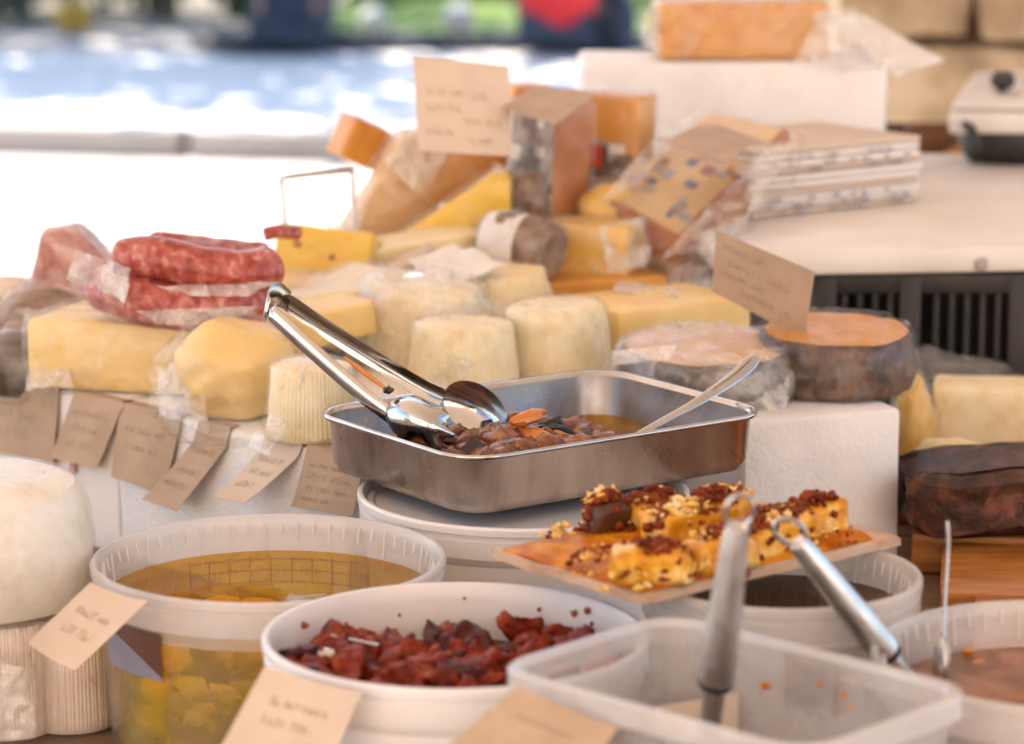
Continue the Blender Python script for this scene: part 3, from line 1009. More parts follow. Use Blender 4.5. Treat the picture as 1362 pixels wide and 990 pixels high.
# price papers hanging on that face
def hang_label(name_label, corners, curl=0.0, seed=0, mat='paper', lines=(), fold=0.02, flare=0.006, tear=False):
    A, B, C, D = [face_pt(*c) for c in corners]
    up = Vector((0, 0, 1))
    def fn(u, v):
        if v < 0:           # tucked part lying on the box
            p = A.lerp(B, u)
            p.z = BZ + 0.0012
            return p + nV * (-v * fold)
        p = A.lerp(B, u).lerp(D.lerp(C, u), v)
        out = flare * v + curl * v * v + 0.004 * nz(p, 20, seed) * v
        rise = max(0.0, 1 - v / 0.12)
        p = p - nV * (out + 0.001 * (1 - rise))
        return p
    t = empty('price_paper', (A + B) / 2, name_label, 'price tag')
    mk('sheet', surf(fn, 8, 14, 0.0005, v0=-0.6, v1=1), mat, t)
    if lines:
        mk('handwriting', writing(fn, lines, -0.0008 if False else 0.0006, seed), 'inkfaint', t, smooth=False)
        # both faces get the pencil so that it shows whichever way the sheet is wound
        mk('handwriting', writing(fn, lines, -0.0006, seed), 'inkfaint', t, smooth=False)
    return t

LN = [(0.12, 0.85, 0.25, 0.1), (0.18, 0.8, 0.48, 0.12), (0.2, 0.7, 0.72, 0.12)]
hang_label('wide blank-looking brown price paper at the picture edge under the brown wrapped pieces', [(-30, 488), (79, 512), (78, 618), (-30, 592)], 0.0, 1, lines=LN, flare=.004)
hang_label('squarish brown price paper second from the edge, below the big wrapped wedge', [(99, 524), (166, 537), (140, 622), (85, 605)], 0.004, 2, lines=LN, flare=.008)
hang_label('largest square brown price paper, folded over the box edge with a sharp crease', [(160, 541), (241, 562), (226, 658), (158, 632)], 0.0, 3, lines=LN[:2], flare=.007)
hang_label('narrow torn brown paper strip hanging askew below the lumpy yellow cheese', [(264, 578), (306, 588), (262, 674), (219, 658)], 0.012, 4, lines=[(.1, .9, .2, .07), (.15, .85, .5, .08), (.1, .8, .7, .07)], flare=.012)
hang_label('small curled pale price paper under the small ridged cheese', [(352, 590), (402, 602), (362, 662), (324, 652)], 0.02, 5, 'paperpale', lines=LN, flare=.012)
hang_label('spotted pale brown price paper next to the steel pan corner', [(408, 600), (484, 618), (478, 684), (397, 672)], 0.0, 6, lines=[(.1, .9, .2, .09), (.1, .9, .4, .12), (.15, .85, .62, .1), (.1, .6, .82, .08)], flare=.006)
sp = face_pt(97, 622, 0.0035)
mk('stain', lump(sp, (.007, .007, .014), amp=.2, sub=2), 'bluepink', label='small pink smear on the white polystyrene box front', cat='stain')

# ---------------------------------------------------------------- cheeses
def wrapped(name, VF, mat, label, cat='cheese', film='film', inflate=.0025, amp=.0025, ns=45, seed=0, tails=(), group=None, extra=(), edge=.009, core='cheese_body'):
    V = VF[0]
    k = len(V)
    o = Vector((sum(v[0] for v in V) / k, sum(v[1] for v in V) / k, min(v[2] for v in V)))
    t = empty(name, o, label, cat, group)
    mk(core, VF, mat, t)
    if film:
        mk('plastic_wrap', hull_film(list(V) + list(extra), inflate, amp, ns, seed, edge), film, t, sharp=0)
    for i, q in enumerate(tails):
        mk('wrap_flap', sheet(*q, seed=seed + i), 'filmmid', t, sharp=0)
    return t

def fluted(c, rb, rt, h, ridges=46, amp=0.00065, seed=0, dome=0.004, tilt=(0, 0)):
    prof = [(0.0, 0), (rb * .6, 0), (rb * .97, 0.0005), (rb, 0.004)]
    for i in range(1, 9):
        f = i / 9
        prof.append((rb + (rt - rb) * f, .004 + (h - .009) * f))
    prof += [(rt * .985, h - .0025), (rt * .95, h), (rt * .7, h + dome * .5), (rt * .4, h + dome * .8), (0.0, h + dome)]
    def mod(a, r, z):
        if r < rb * .5 or z < .001:
            return r, z
        w_ = amp * math.cos(a * ridges)
        side = 1.0 if r > rt * .96 and z < h - .001 else 0.0
        q = nvec((math.cos(a) * r * 30, math.sin(a) * r * 30, z * 30), 1.0, seed)
        w_ *= .35 + .9 * (.5 + .5 * nz((math.cos(a) * 3, math.sin(a) * 3, z * 60), 1.0, seed + 2))
        e = nz((math.cos(a) * 9, math.sin(a) * 9, z * 80), 1.0, seed + 5) * .0016 * (z > h * .86)
        return r + w_ * side + q.x * .0018 + e, z + q.y * .0016 + e
    return lathe(c, prof, 184, mod, rx=tilt[0], ry=tilt[1], cap=False)

c = atz(414, 588, BZ); 
wrapped('ridged_cheese', fluted((c.x, c.y + .022, BZ + .001), .0385, .0335, .060, 62, seed=1), 'ricotta', 'small ridged ricotta in film beside the tongs, nearest the price papers', amp=.0012, seed=1, film='filmclear',
        tails=[(at(360, 545, 2.44), at(380, 560, 2.42), at(352, 600, 2.40), at(322, 590, 2.43))])
c = at(617, 512, 2.70)
wrapped('ridged_cheese', fluted((c.x, 2.70, BZ + .001), .0505, .0455, .055, 80, seed=2), 'ricotta', 'ridged ricotta with crumbled top edge standing directly behind the tongs', amp=.0012, seed=2, film='filmclear',
        tails=[(at(600, 470, 2.645), at(625, 485, 2.64), at(605, 520, 2.64), at(560, 512, 2.645))])
c = at(741, 500, 2.755)
wrapped('ridged_cheese', fluted((c.x, 2.755, BZ + .001), .0515, .0455, .0615, 80, seed=3, tilt=(2, -2)), 'ricotta', 'tallest ridged ricotta with clean round top behind the steel pan', amp=.0012, seed=3, film='filmclear')
c = at(560, 500, 2.88)
wrapped('ridged_cheese', fluted((c.x, 2.835, BZ + .001), .074, .056, .066, 84, seed=4, tilt=(3, 3)), 'ricotta', 'big ridged ricotta wholly wrapped in milky wrinkled film behind the tongs', film='filmthick', inflate=.004, amp=.004, seed=4, ns=28,
        tails=[(at(640, 395, 2.83), at(735, 420, 2.84), at(730, 450, 2.82), at(630, 470, 2.82))])
c = at(660, 440, 2.99)
wrapped('ridged_cheese', fluted((c.x, 2.95, BZ + .001), .066, .052, .064, 80, seed=5, tilt=(2, -3)), 'cream', 'yellowish ridged cheese with cut top peeking out behind two ricottas', film=None, seed=5)

# lumpy yellow cheese in loose bag
c = at(312, 512, 2.56)
VF = lump((c.x, 2.56, c.z + .002), (.105, .1, .094), amp=.16, ns=1.2, seed=4, flat=.4, sub=4)
zlow = min(v.z for v in VF[0]); VF = ([v + Vector((0, 0, BZ + .001 - zlow)) for v in VF[0]], VF[1])
wrapped('lumpy_cheese', VF, 'pale', 'lumpy pale yellow cheese in a shiny loose plastic bag above the torn paper strip', inflate=.004, amp=.004, ns=30, seed=6,
        extra=[at(203, 490, 2.58), at(205, 545, 2.55), at(240, 578, 2.50), at(262, 582, 2.48), at(345, 585, 2.47)], film='filmclear',
        tails=[(at(205, 485, 2.56), at(262, 470, 2.55), at(275, 575, 2.48), at(208, 545, 2.52))])

# big wedge at left
c = at(225, 500, 2.72)
VF = prism([(-.115, -.05), (.085, -.055), (.115, .03), (.0, .085), (-.1, .06)], .064, (c.x, 2.695, BZ + .002), rz=-12, bev=.006, amp=.002, cuts=2, seed=2)
wedgetop = BZ + .066
wrapped('cheese_wedge', VF, 'pale', 'broad pale yellow cheese wedge in film lying under the red sausages', film='film', inflate=.003, amp=.003, seed=7, ns=32,
        extra=[at(62, 462, 2.72), at(75, 500, 2.70)], tails=[(at(55, 455, 2.70), at(100, 470, 2.69), at(105, 520, 2.66), at(70, 505, 2.68))])

# sausages in film on the wedge
def sausage(pts, r_, label, Y):
    P = smooth_pts([at(px, py, yy) for px, py, yy in pts], 7)
    k = len(P)
    rr = []
    for i in range(k):
        f = i / (k - 1)
        e = min(f, 1 - f) / .1
        rr.append(r_ * (math.sqrt(max(.0, 1 - (1 - min(1, e)) ** 2)) * .9 + .1) * (1 + .06 * nz((f * 9, Y, r_), 1.2)))
    V, F = tube(P, rr, 20)
    V = [v + nvec(v, 40, Y) * .0011 for v in V]
    return mk('sausage', (V, F), 'sausage', label=label, cat='sausage', group='red cured sausages on the wedge')
sausage([(152, 348, 2.66), (200, 342, 2.65), (270, 356, 2.64), (330, 362, 2.645), (366, 352, 2.67)], .0195, 'front sausage of the upper pair, curved and deep red', 1.0)
sausage([(190, 330, 2.71), (250, 335, 2.71), (310, 342, 2.71), (362, 345, 2.72)], .016, 'sausage peeking out behind the upper pair front one', 2.0)
sausage([(122, 375, 2.67), (180, 398, 2.645), (250, 409, 2.635), (310, 408, 2.64), (350, 396, 2.67)], .0215, 'lowest sausage, thick and dark red, resting on the wedge', 3.0)
sp_ = empty('sausage_pack', at(250, 425, 2.68), 'opened milky plastic sleeve hanging round the red sausages', 'packaging')
mk('sleeve', sheet(at(100, 335, 2.64), at(170, 360, 2.62), at(165, 405, 2.615), at(85, 375, 2.66), seed=11, amp=.004, ns=30), 'filmthick', sp_, sharp=0)
mk('sleeve', sheet(at(205, 380, 2.612), at(368, 372, 2.63), at(330, 392, 2.615), at(260, 392, 2.61), seed=12, amp=.003), 'filmthick', sp_, sharp=0)
mk('sleeve', sheet(at(180, 415, 2.60), at(345, 408, 2.615), at(300, 436, 2.61), at(210, 432, 2.605), seed=13, amp=.003), 'filmthick', sp_, sharp=0)
mk('sleeve', hull_film([at(120, 330, 2.66), at(190, 318, 2.70), at(365, 332, 2.70), at(375, 350, 2.66), at(352, 430, 2.64), at(150, 430, 2.62), at(90, 380, 2.66), at(250, 322, 2.72), at(240, 440, 2.61)], .001, .003, 30, 8, .011), 'filmclear', sp_, sharp=0)
mk('raised_flap', sheet(at(295, 236, 2.74), at(306, 250, 2.74), at(268, 325, 2.72), at(240, 322, 2.72), seed=14, amp=.004), 'film', sp_, sharp=0)
mk('raised_flap', sheet(at(228, 275, 2.74), at(272, 272, 2.74), at(275, 325, 2.72), at(190, 322, 2.72), seed=15, amp=.003), 'film', sp_, sharp=0)

# meat pieces at far left
def piece(name, px, py, Y, size, mat, label, rz=0, rx=0, ry=0, seed=0, film='film', cat='cheese', sub=3, amp=.15, ground=None, core='cheese_body', tails=(), extra=()):
    c = at(px, py, Y)
    VF = lump((c.x, Y, c.z), size, rz, rx, ry, amp=amp, seed=seed, sub=sub)
    return wrapped(name, VF, mat, label, cat, film=film, seed=seed, core=core, inflate=.004, amp=.004, ns=30, tails=tails, extra=extra)
cm = at(88, 345, 2.86)
VF = prism([(-.035, 0), (.038, -.006), (.045, .035), (.012, .066), (-.02, .062)], .05, (cm.x, 2.88, cm.z - .032), rx=90, rz=0, bev=.005, amp=.003, cuts=2, seed=3)
wrapped('cured_meat', VF, 'meat', 'pink and white cut of cured meat standing wrapped behind the sausages', 'cured meat', film='film', seed=9, core='meat_body')
piece('cured_meat', 60, 455, 2.80, (.13, .11, .10), 'brownrind', 'brown crusted piece wrapped in film beside the broad cheese wedge', seed=21, cat='cured meat', core='meat_body',
      tails=[(at(20, 410, 2.72), at(150, 400, 2.72), at(140, 430, 2.70), at(0, 440, 2.71)), (at(60, 430, 2.70), at(170, 425, 2.70), at(110, 480, 2.69), at(50, 470, 2.69))])
piece('cured_meat', 95, 410, 2.84, (.10, .08, .06), 'meat', 'small reddish piece in film under the standing pink meat', seed=22, cat='cured meat', core='meat_body')
piece('cured_meat', 8, 425, 2.86, (.11, .1, .09), 'pinkish', 'pale wrapped piece cut off by the picture edge beside the street', seed=23, cat='cured meat', core='meat_body')
piece('cured_meat', 20, 487, 2.73, (.09, .07, .055), 'darkrind', 'dark mouldy rind piece just above the wide edge price paper', seed=24, cat='cured meat', core='meat_body',
      tails=[(at(50, 455, 2.68), at(85, 462, 2.67), at(95, 512, 2.64), at(30, 515, 2.65))])

# yellow pieces behind the tongs
def blk(name, px, pyb, Y, size, mat, label, rz=0, rx=0, ry=0, seed=0, film=None, cat='cheese', bev=.003, amp=.0015, tails=(), filmamp=.0025, parts=None, z=None, cuts=3):
    c = at(px, pyb, Y)
    VF = box((c.x, Y, c.z if z is None else z), size, rz, rx, ry, bev=bev, amp=amp, cuts=cuts, seed=seed)
    if film or tails:
        return wrapped(name, VF, mat, label, cat, film=film, seed=seed, amp=filmamp, tails=tails)
    return mk(name, VF, mat, label=label, cat=cat)

g1 = blk('holed_cheese', 424, 410, 2.98, (.10, .05, .078), 'bright', 'bright yellow holed cheese block tilted behind the sausages', rz=-14, rx=-24, ry=4, seed=31, film='filmclear')
dg = SC.view_layers[0].depsgraph
bpy.context.view_layer.update()
for (px, py, s) in ((396, 324, .0075), (442, 342, .006), (420, 368, .005), (470, 358, .0045)):
    d = ray(px, py).normalized()
    body = g1.children[0]
    hit, loc, nr_, _ = body.ray_cast(body.matrix_world.inverted() @ CO, d)
    if hit:
        p = body.matrix_world @ loc
        mk('hole_shade', lump(p - nr_ * .001, (s * 1.3, s * 1.3, s), amp=.15, sub=2, seed=px), 'rindorange', g1)  # dark orange lump, shade of a hollow put into its colour

blk('cheese_block', 400, 432, 2.9, (.11, .07, .045), 'yellow', 'yellow wrapped block below the holed cheese', rz=-20, seed=32, film='film')
blk('cheese_block', 418, 452, 2.76, (.1, .07, .032), 'pale', 'flat pale cheese block just behind the tong hinge', rz=30, ry=-8, seed=33)
blk('cheese_block', 470, 440, 2.86, (.09, .08, .05), 'cream', 'cream cheese block leaning on the milky wrapped ricotta', rz=40, ry=-14, seed=34, film='film', tails=[(at(430, 395, 2.83), at(480, 388, 2.84), at(470, 430, 2.81), at(420, 425, 2.80))])
blk('cheese_block', 365, 470, 2.66, (.075, .05, .03), 'pale', 'small pale slab between the lumpy cheese and the tongs', rz=-10, seed=35, z=BZ + .002)
blk('cheese_block', 418, 475, 2.6, (.06, .05, .02), 'peach', 'low peach coloured cheese end behind the small ridged ricotta', rz=20, seed=36, z=BZ + .002)
c = at(375, 313, 2.92)
mk('chilli_sausage', tube(smooth_pts([at(352, 312, 2.9), at(370, 308, 2.9), at(395, 310, 2.92)], 5), .007, 10), 'sausage', label='thin red sausage end lying left of the holed cheese', cat='sausage')

# yellow slab in the middle
blk('cheese_slab', 868, 462, 2.87, (.155, .11, .05), 'pale', 'long plain yellow cheese slab behind the tallest ricotta', rz=32, seed=41, z=BZ + .002, bev=.004, amp=.002)
c = at(812, 398, 2.93)
mk('film_strip', sheet(at(822, 372, 2.96), at(905, 380, 2.92), at(910, 396, 2.86), at(812, 386, 2.88), seed=41, amp=.002), 'filmthick', label='flat strip of greyish film lying on the yellow slab', cat='plastic film', sharp=0)
blk('cheese_slab', 785, 390, 3.03, (.14, .08, .02), 'orange', 'thin bright orange cheese slab between yellow slab and yellow blocks', rz=20, seed=42)
mk('film_heap', hull_film([at(830, 385, 3.05), at(860, 335, 3.1), at(945, 335, 3.06), at(950, 388, 3.0), at(900, 330, 3.12), at(840, 350, 3.14)], .002, .006, 26, 5, .011), 'filmthick', label='heap of crumpled clear film below the long printed package', cat='plastic film', sharp=0)

# dark-rind halves
def dark_wheel(px, pyb, Y, r_, h, rz, label, rind, seed, half=False, tiltx=0):
    c = at(px, pyb, Y)
    base = Vector((c.x, Y, .907))
    t = empty('dark_rind_cheese', base, label, 'cheese')
    ridg = 70
    prof = [(0, 0), (r_ * .8, 0), (r_ * .97, .004), (r_ * 1.02, h * .3), (r_ * 1.0, h * .6), (r_ * .95, h * .9), (r_ * .9, h * .985)]
    def mod(a, r2, z):
        rr = r2
        if r2 > r_ * .93 and 0 < z < h * .95:
            rr += .0009 * math.cos(a * ridg) * (.3 + nz((math.cos(a) * 4, math.sin(a) * 4, z * 40), 1, seed))
        if half and math.sin(a) > 0.05:
            rr = min(rr, r_ * (.25 + .1 * abs(math.cos(a))) / max(.3, abs(math.sin(a))))
        q = nvec((math.cos(a) * r2 * 26, math.sin(a) * r2 * 26, z * 30), 1.0, seed)
        q2 = nvec((math.cos(a) * r2 * 70, math.sin(a) * r2 * 70, z * 70), 1.0, seed + 3)
        return rr + (q.x * .0025 + q2.x * .001) * (r2 > .02), z + (q.y * .0022 + q2.y * .0008) * (r2 > .002)
    V, F = lathe(base, prof, 210, mod, rz=rz, rx=tiltx, cap=False)
    mk('rind', (V, F), rind, t)
    prof2 = [(r_ * .9, h * .985)] + [(r_ * .86 * (1 - i / 16), h * (.97 - .02 * i / 16)) for i in range(16)] + [(0, h * .95)]
    V2, F2 = lathe(base, prof2, 210, mod, rz=rz, rx=tiltx, cap=False)
    mk('cut_face', (V2, F2), 'peach' if seed == 51 else 'orange', t)
    mk('plastic_wrap', hull_film(V + V2, .002, .0028, 30, seed, .01), 'filmmid' if seed == 51 else 'filmdark', t, sharp=0)
    return t, base
dw1, b1 = dark_wheel(938, 545, 2.645, .080, .043, 0, 'greyish dark-rinded cheese in film, left one on the white block, by the spoon', 'darkrind', 51, tiltx=4)
mk('wrap_flap', sheet(at(1000, 468, 2.585), at(1058, 500, 2.6), at(1050, 552, 2.565), at(990, 548, 2.56), seed=52, amp=.006, ns=26), 'filmthick', dw1, sharp=0)
mk('wrap_flap', sheet(at(812, 466, 2.58), at(900, 458, 2.565), at(890, 478, 2.56), at(815, 486, 2.575), seed=55, amp=.002, ns=26), 'filmthick', dw1, sharp=0)
dw2, b2 = dark_wheel(1108, 545, 2.665, .072, .054, 0, 'brown ribbed cheese wheel with orange cut top, price card stuck in it', 'wheelrind', 53, tiltx=3)
mk('wrap_flap', sheet(at(1130, 470, 2.63), at(1215, 450, 2.66), at(1205, 525, 2.63), at(1140, 520, 2.62), seed=54, amp=.009, ns=24), 'film', dw2, sharp=0)

def card(name_label, corners, seed=0, mat='paper', lines=LN, bow=0.0, ink='inkfaint', amp=.001, th=.0006, sheetname='sheet', parts=True):
    A, B, C, D = [at(*c) for c in corners]
    fn = quad_fn(A, B, C, D, amp, 18, seed, False, bow)
    t = empty('price_card', (C + D) / 2, name_label, 'price tag')
    mk(sheetname, surf(fn, 10, 10, th), mat, t)
    if lines:
        for s in (1, -1):
            mk('handwriting', writing(fn, lines, s * (th / 2 + .0004), seed), ink, t, smooth=False)
    return t

card('brown price card stuck upright in the brown ribbed wheel, turned aside', [(952, 306, 2.70), (1084, 362, 2.64), (1070, 452, 2.66), (947, 388, 2.71)], 61,
     lines=[(.08, .5, .2, .09), (.15, .85, .42, .1), (.1, .6, .6, .08), (.3, .9, .78, .1)])

# salami end, yellow blocks
c0, c1 = at(648, 318, 3.02), at(738, 335, 2.98)
VF = tube(smooth_pts([c0, c0.lerp(c1, .5) + Vector((0, 0, .003)), c1], 6), [.024, .026, .028, .029, .030, .030, .030, .030, .0295, .029, .0285, .028, .026], 24)
t = wrapped('salami', VF, 'brownrind', 'short brown salami end in whitish film pointing to the yellow block', 'salami', film='film', inflate=.0015, amp=.002, seed=62, core='salami_body')
mk('paper_band', tube([c0.lerp(c1, .05), c0.lerp(c1, .35), c0.lerp(c1, .6)], [.0285, .032, .0335], 24, cap=False), 'paperwhite', t)
blk('cheese_block', 785, 378, 3.07, (.1, .075, .066), 'yellow', 'pale yellow cheese block right of the salami end', rz=-18, seed=63, film='film', bev=.006, tails=[(at(800, 300, 3.02), at(862, 285, 3.06), at(868, 350, 3.02), at(815, 360, 3.0))])
piece('lumpy_cheese', 812, 283, 3.12, (.068, .06, .062), 'yellow', 'knobbly yellow cheese lump sitting behind the pale yellow block', seed=64, film='filmclear')
mk('paper_scrap', sheet(at(540, 345, 2.93), at(600, 322, 2.97), at(676, 348, 2.9), at(585, 380, 2.86), seed=65, amp=.003, ns=30, th=.0006), 'paperwhite', label='crumpled white paper scrap on top of the ridged cheeses', cat='paper', sharp=0)
mk('paper_scrap', sheet(at(478, 370, 2.92), at(570, 320, 2.97), at(580, 330, 2.97), at(500, 380, 2.9), seed=66, amp=.003, ns=30, th=.0006), 'paperpale', label='narrow rolled edge of greyish paper left of the white scrap', cat='paper', sharp=0)
blk('cheese_slab', 560, 352, 3.04, (.12, .08, .03), 'cream', 'flat cream cheese slab under the bright yellow wedge', rz=18, ry=-6, seed=67)

# bright yellow wedge
c = at(612, 325, 3.13)
VF = prism([(-.06, 0), (.058, .0), (.058, .078), (.04, .082), (-.06, .012)], .05, (c.x, 3.13, c.z), rx=90, rz=-6, bev=.006, amp=.002, cuts=2, seed=5)
wrapped('cheese_wedge', VF, 'bright', 'bright yellow triangular cheese wedge in front of the tall pale card', film='filmclear', seed=59)
# tall wrapped wedge
c = at(502, 330, 3.2)
VF = prism([(-.058, 0), (.05, 0), (.07, .125), (.02, .125)], .06, (c.x, 3.22, c.z), rx=90, rz=12, bev=.006, amp=.002, cuts=2, seed=6)
wrapped('cheese_wedge', VF, 'peach', 'tall peach coloured cheese wedge in glossy film left of the tall pale card', film='film', seed=68, inflate=.003, amp=.003,
        extra=[at(452, 290, 3.14), at(560, 150, 3.2)], tails=[(at(440, 285, 3.1), at(485, 275, 3.1), at(475, 318, 3.08), at(430, 310, 3.08))])
blk('cheese_block', 615, 265, 3.2, (.09, .05, .075), 'orange', 'dull orange cheese block behind the bright yellow wedge', rz=15, seed=69, amp=.003, film='film', tails=[(at(560, 160, 3.17), at(600, 200, 3.16), at(560, 260, 3.14), at(510, 215, 3.15)), (at(655, 215, 3.14), at(690, 225, 3.12), at(690, 270, 3.1), at(650, 265, 3.1))])
piece('lumpy_cheese', 706, 262, 3.1, (.04, .04, .055), 'brownrind', 'small brown rind piece at the foot of the printed package', seed=70, film='film')
blk('cheese_block', 468, 215, 3.235, (.05, .045, .045), 'orange', 'small orange cheese block tilted, at the far end against the street', rz=28, ry=26, seed=71, bev=.004)
blk('cheese_block', 700, 160, 3.3, (.04, .04, .04), 'orange', 'orange block corner peeking over the card on the printed package', rz=20, seed=77)

# tall pale card
A, B, C, D = at(549, 76, 3.06), at(676, 88, 3.08), at(682, 208, 3.05), at(557, 200, 3.03)
def tall_fn(u, v):
    p = A.lerp(B, u).lerp(D.lerp(C, u), max(0, v))
    if v < 0.16:
        p = p + Vector((0, .05, .0)) * (0.16 - v)
    return p + Vector((0, -.004 * math.sin(u * 3.1), 0))
t = empty('price_card', (C + D) / 2, 'tall pale card with folded top standing highest above the cheeses', 'price tag')
mk('sheet', surf(tall_fn, 10, 18, .0007), 'paperpale', t)
for s in (1, -1):
    mk('handwriting', writing(tall_fn, [(.12, .55, .34, .07), (.6, .8, .36, .08), (.1, .5, .52, .08), (.5, .9, .64, .08), (.1, .45, .78, .08), (.55, .85, .86, .06)], s * .0008, 72), 'inkcard', t, smooth=False)

def prints(fn, n, seed, mats, parent, name='print_mark', umin=.05, umax=.95, vmin=.1, vmax=.9, off=.0006, big=1.0):
    rnd = random.Random(seed)
    for i in range(n):
        u, v = rnd.uniform(umin, umax), rnd.uniform(vmin, vmax)
        a, b = rnd.uniform(.03, .1) * big, rnd.uniform(.02, .05) * big
        V, F = surf(fn, 3, 2, .0004, off, u - a, u + a, v - b, v + b)
        mk(name, (V, F), rnd.choice(mats), parent)

# printed package boxes
def package(px, pyb, Y, size, rz, rx, ry, label, body, seed, nprints, mats, film='filmclear', z=None, facefrac=1):
    c = at(px, pyb, Y)
    base = Vector((c.x, Y, c.z if z is None else z))
    VF = box(base, size, rz, rx, ry, bev=.003, amp=.0015, cuts=3, seed=seed)
    t = empty('cheese_package', base, label, 'cheese')
    mk('cheese_body', VF, body, t)
    M = TR(base, rz, rx, ry)
    w_, d_, h_ = size
    def front(u, v): return M @ Vector(((u - .5) * w_ * .94, -d_ / 2 - .0012, h_ * (.97 - .94 * v)))
    def top(u, v): return M @ Vector(((u - .5) * w_ * .94, d_ / 2 - d_ * v, h_ + .0012))
    return t, front, top, VF
t, fr, tp, VF = package(728, 292, 3.14, (.062, .058, .125), -42, 0, 4, 'upright printed cheese package, grey label face and orange side, under the flat card', 'rindorange', 73, 0, [])
mk('printed_label', surf(fr, 4, 4, .0006), 'labelbrown', t)
prints(fr, 16, 73, ['paperwhite', 'black', 'inkgrey', 'brownrind', 'darkrind'], t, big=2.0, off=-.001)
mk('plastic_wrap', hull_film(VF[0], .0035, .002, 30, 73, .011), 'filmclear', t, sharp=0)
card('flat brown card lying on top of the upright printed package', [(668, 143, 3.05), (710, 113, 3.14), (796, 124, 3.1), (738, 166, 3.0)], 74, 'paper', lines=())
t, fr, tp, VF = package(815, 290, 3.22, (.066, .06, .135), -20, 0, 3, 'upright orange cheese block with a red spot on its printed face', 'orange', 75, 0, [])
mk('printed_label', surf(fr, 4, 4, .0006, 0, .05, .8, .35, .95), 'inkgrey', t)
prints(fr, 10, 76, ['paperwhite', 'brownrind', 'paperpale', 'darkrind'], t, big=1.8, off=-.001, vmin=.35)
mk('red_spot', surf(fr, 3, 3, .0005, -.0016, .12, .42, .38, .58), 'red', t)
mk('plastic_wrap', hull_film(VF[0], .0035, .002, 30, 75, .011), 'filmclear', t, sharp=0)
# long slanted package
P0, P1, P2, P3 = at(945, 148, 3.3), at(1052, 172, 3.24), at(905, 322, 3.05), at(800, 262, 3.1)
n0 = (P1 - P0).cross(P3 - P0).normalized()
if n0.y > 0: n0 = -n0
th_ = .055
bmv = [P0, P1, P2, P3] + [p - n0 * th_ for p in (P0, P1, P2, P3)]
bm = bmesh.new()
vs = [bm.verts.new(v) for v in bmv]
for f in ((0, 1, 2, 3), (7, 6, 5, 4), (0, 4, 5, 1), (1, 5, 6, 2), (2, 6, 7, 3), (3, 7, 4, 0)):
    bm.faces.new([vs[i] for i in f])
bmesh.ops.recalc_face_normals(bm, faces=bm.faces[:])
bmesh.ops.bevel(bm, geom=bm.edges[:], offset=.003, segments=2, affect='EDGES', profile=.5)
VF = from_bm(bm)
t = empty('cheese_package', (P2 + P3) / 2 - n0 * th_, 'long orange cheese with blue-grey print in loose film, leaning on the paper stack', 'cheese')
mk('cheese_body', VF, 'rindorange', t)
pf = quad_fn(P0 + n0 * .001, P1 + n0 * .001, P2 + n0 * .001, P3 + n0 * .001)
sgn = 1 if (P1 - P0).cross(P3 - P0).dot(n0) > 0 else -1
mk('printed_label', surf(pf, 6, 6, .0006, 0, .03, .93, .02, .97), 'peach', t)
prints(pf, 34, 78, ['inkpale', 'inkgrey', 'paperpale', 'labelbrown', 'rindorange', 'inkblue'], t, big=.85, off=sgn * .0008)
mk('plastic_wrap', hull_film([v for v in VF[0]] + [at(1068, 185, 3.2), at(1050, 250, 3.1), at(940, 330, 3.0), at(870, 330, 3.02)], .002, .002, 24, 78, .012), 'filmclear', t, sharp=0)
mk('wrap_flap', sheet(at(885, 165, 3.2), at(940, 140, 3.26), at(850, 245, 3.1), at(800, 265, 3.06), seed=178, amp=.006, ns=24), 'filmmid', t, sharp=0)
mk('wrap_flap', sheet(at(1020, 190, 3.15), at(1062, 180, 3.16), at(960, 335, 2.99), at(880, 335, 2.98), seed=79, amp=.007, ns=24), 'filmmid', t, sharp=0)
card('bent brown card lying on the long printed package', [(885, 190, 3.08), (955, 166, 3.18), (1020, 190, 3.1), (965, 217, 2.99)], 80, 'paper', bow=-.006, lines=())

# wire stand
t = empty('wire_stand', at(420, 310, 3.04), 'thin dark wire frame rising against the bright street', 'wire stand')
mk('frame_wire', tube(smooth_pts([at(380, 312, 3.0), at(377, 270, 3.0), at(374, 240, 3.0), at(380, 236, 3.0), at(420, 231, 3.05), at(468, 227, 3.1)], 4), .003, 8), 'satin', t)
mk('support_wire', tube([at(468, 227, 3.1), at(472, 310, 3.1)], .003, 8), 'satin', t)
mk('support_wire', tube([at(440, 230, 3.07), at(437, 310, 3.07)], .001, 6), 'satin', t)

# ---------------------------------------------------------------- right: crate, counter slab, paper stack
SZ = .985
SY = 2.95
cb = Vector((.57, 3.22, .74))
t = empty('plastic_crate', (.57, 3.22, TZ), 'black slotted plastic crate carrying the white counter board', 'crate')
X0, X1, CY, CZ0, CZ1 = .305, .86, 2.985, TZ, .958
for (z0, z1) in ((CZ0, CZ0 + .02), (.848, .868), (CZ1 - .02, CZ1)):
    mk('rail', box(((X0 + X1) / 2, CY, z0), (X1 - X0, .016, z1 - z0), bev=.002), 'crate', t)
for x in (X0 + .01, .40, .51, .62, X1 - .01):
    mk('corner_post', box((x, CY + .001, CZ0), (.022, .022, CZ1 - CZ0 - .001), bev=.002), 'crate', t)
for i in range(40):
    x = X0 + .03 + i * .0155
    if x > X1 - .025: break
    if any(abs(x - q) < .014 for q in (.40, .51, .62)): continue
    for (z0, z1) in ((CZ0 + .021, .847), (.869, CZ1 - .021)):
        mk('slat', box((x, CY + .003, z0), (.0055, .006, z1 - z0), bev=0), 'crate', t, smooth=False)
mk('side_panel', box((X0 + .006, 3.2, CZ0), (.012, .4, CZ1 - CZ0 - .002), bev=.002), 'crate', t)
mk('side_panel', box((X1 - .006, 3.2, CZ0), (.012, .4, CZ1 - CZ0 - .002), bev=.002), 'crate', t)
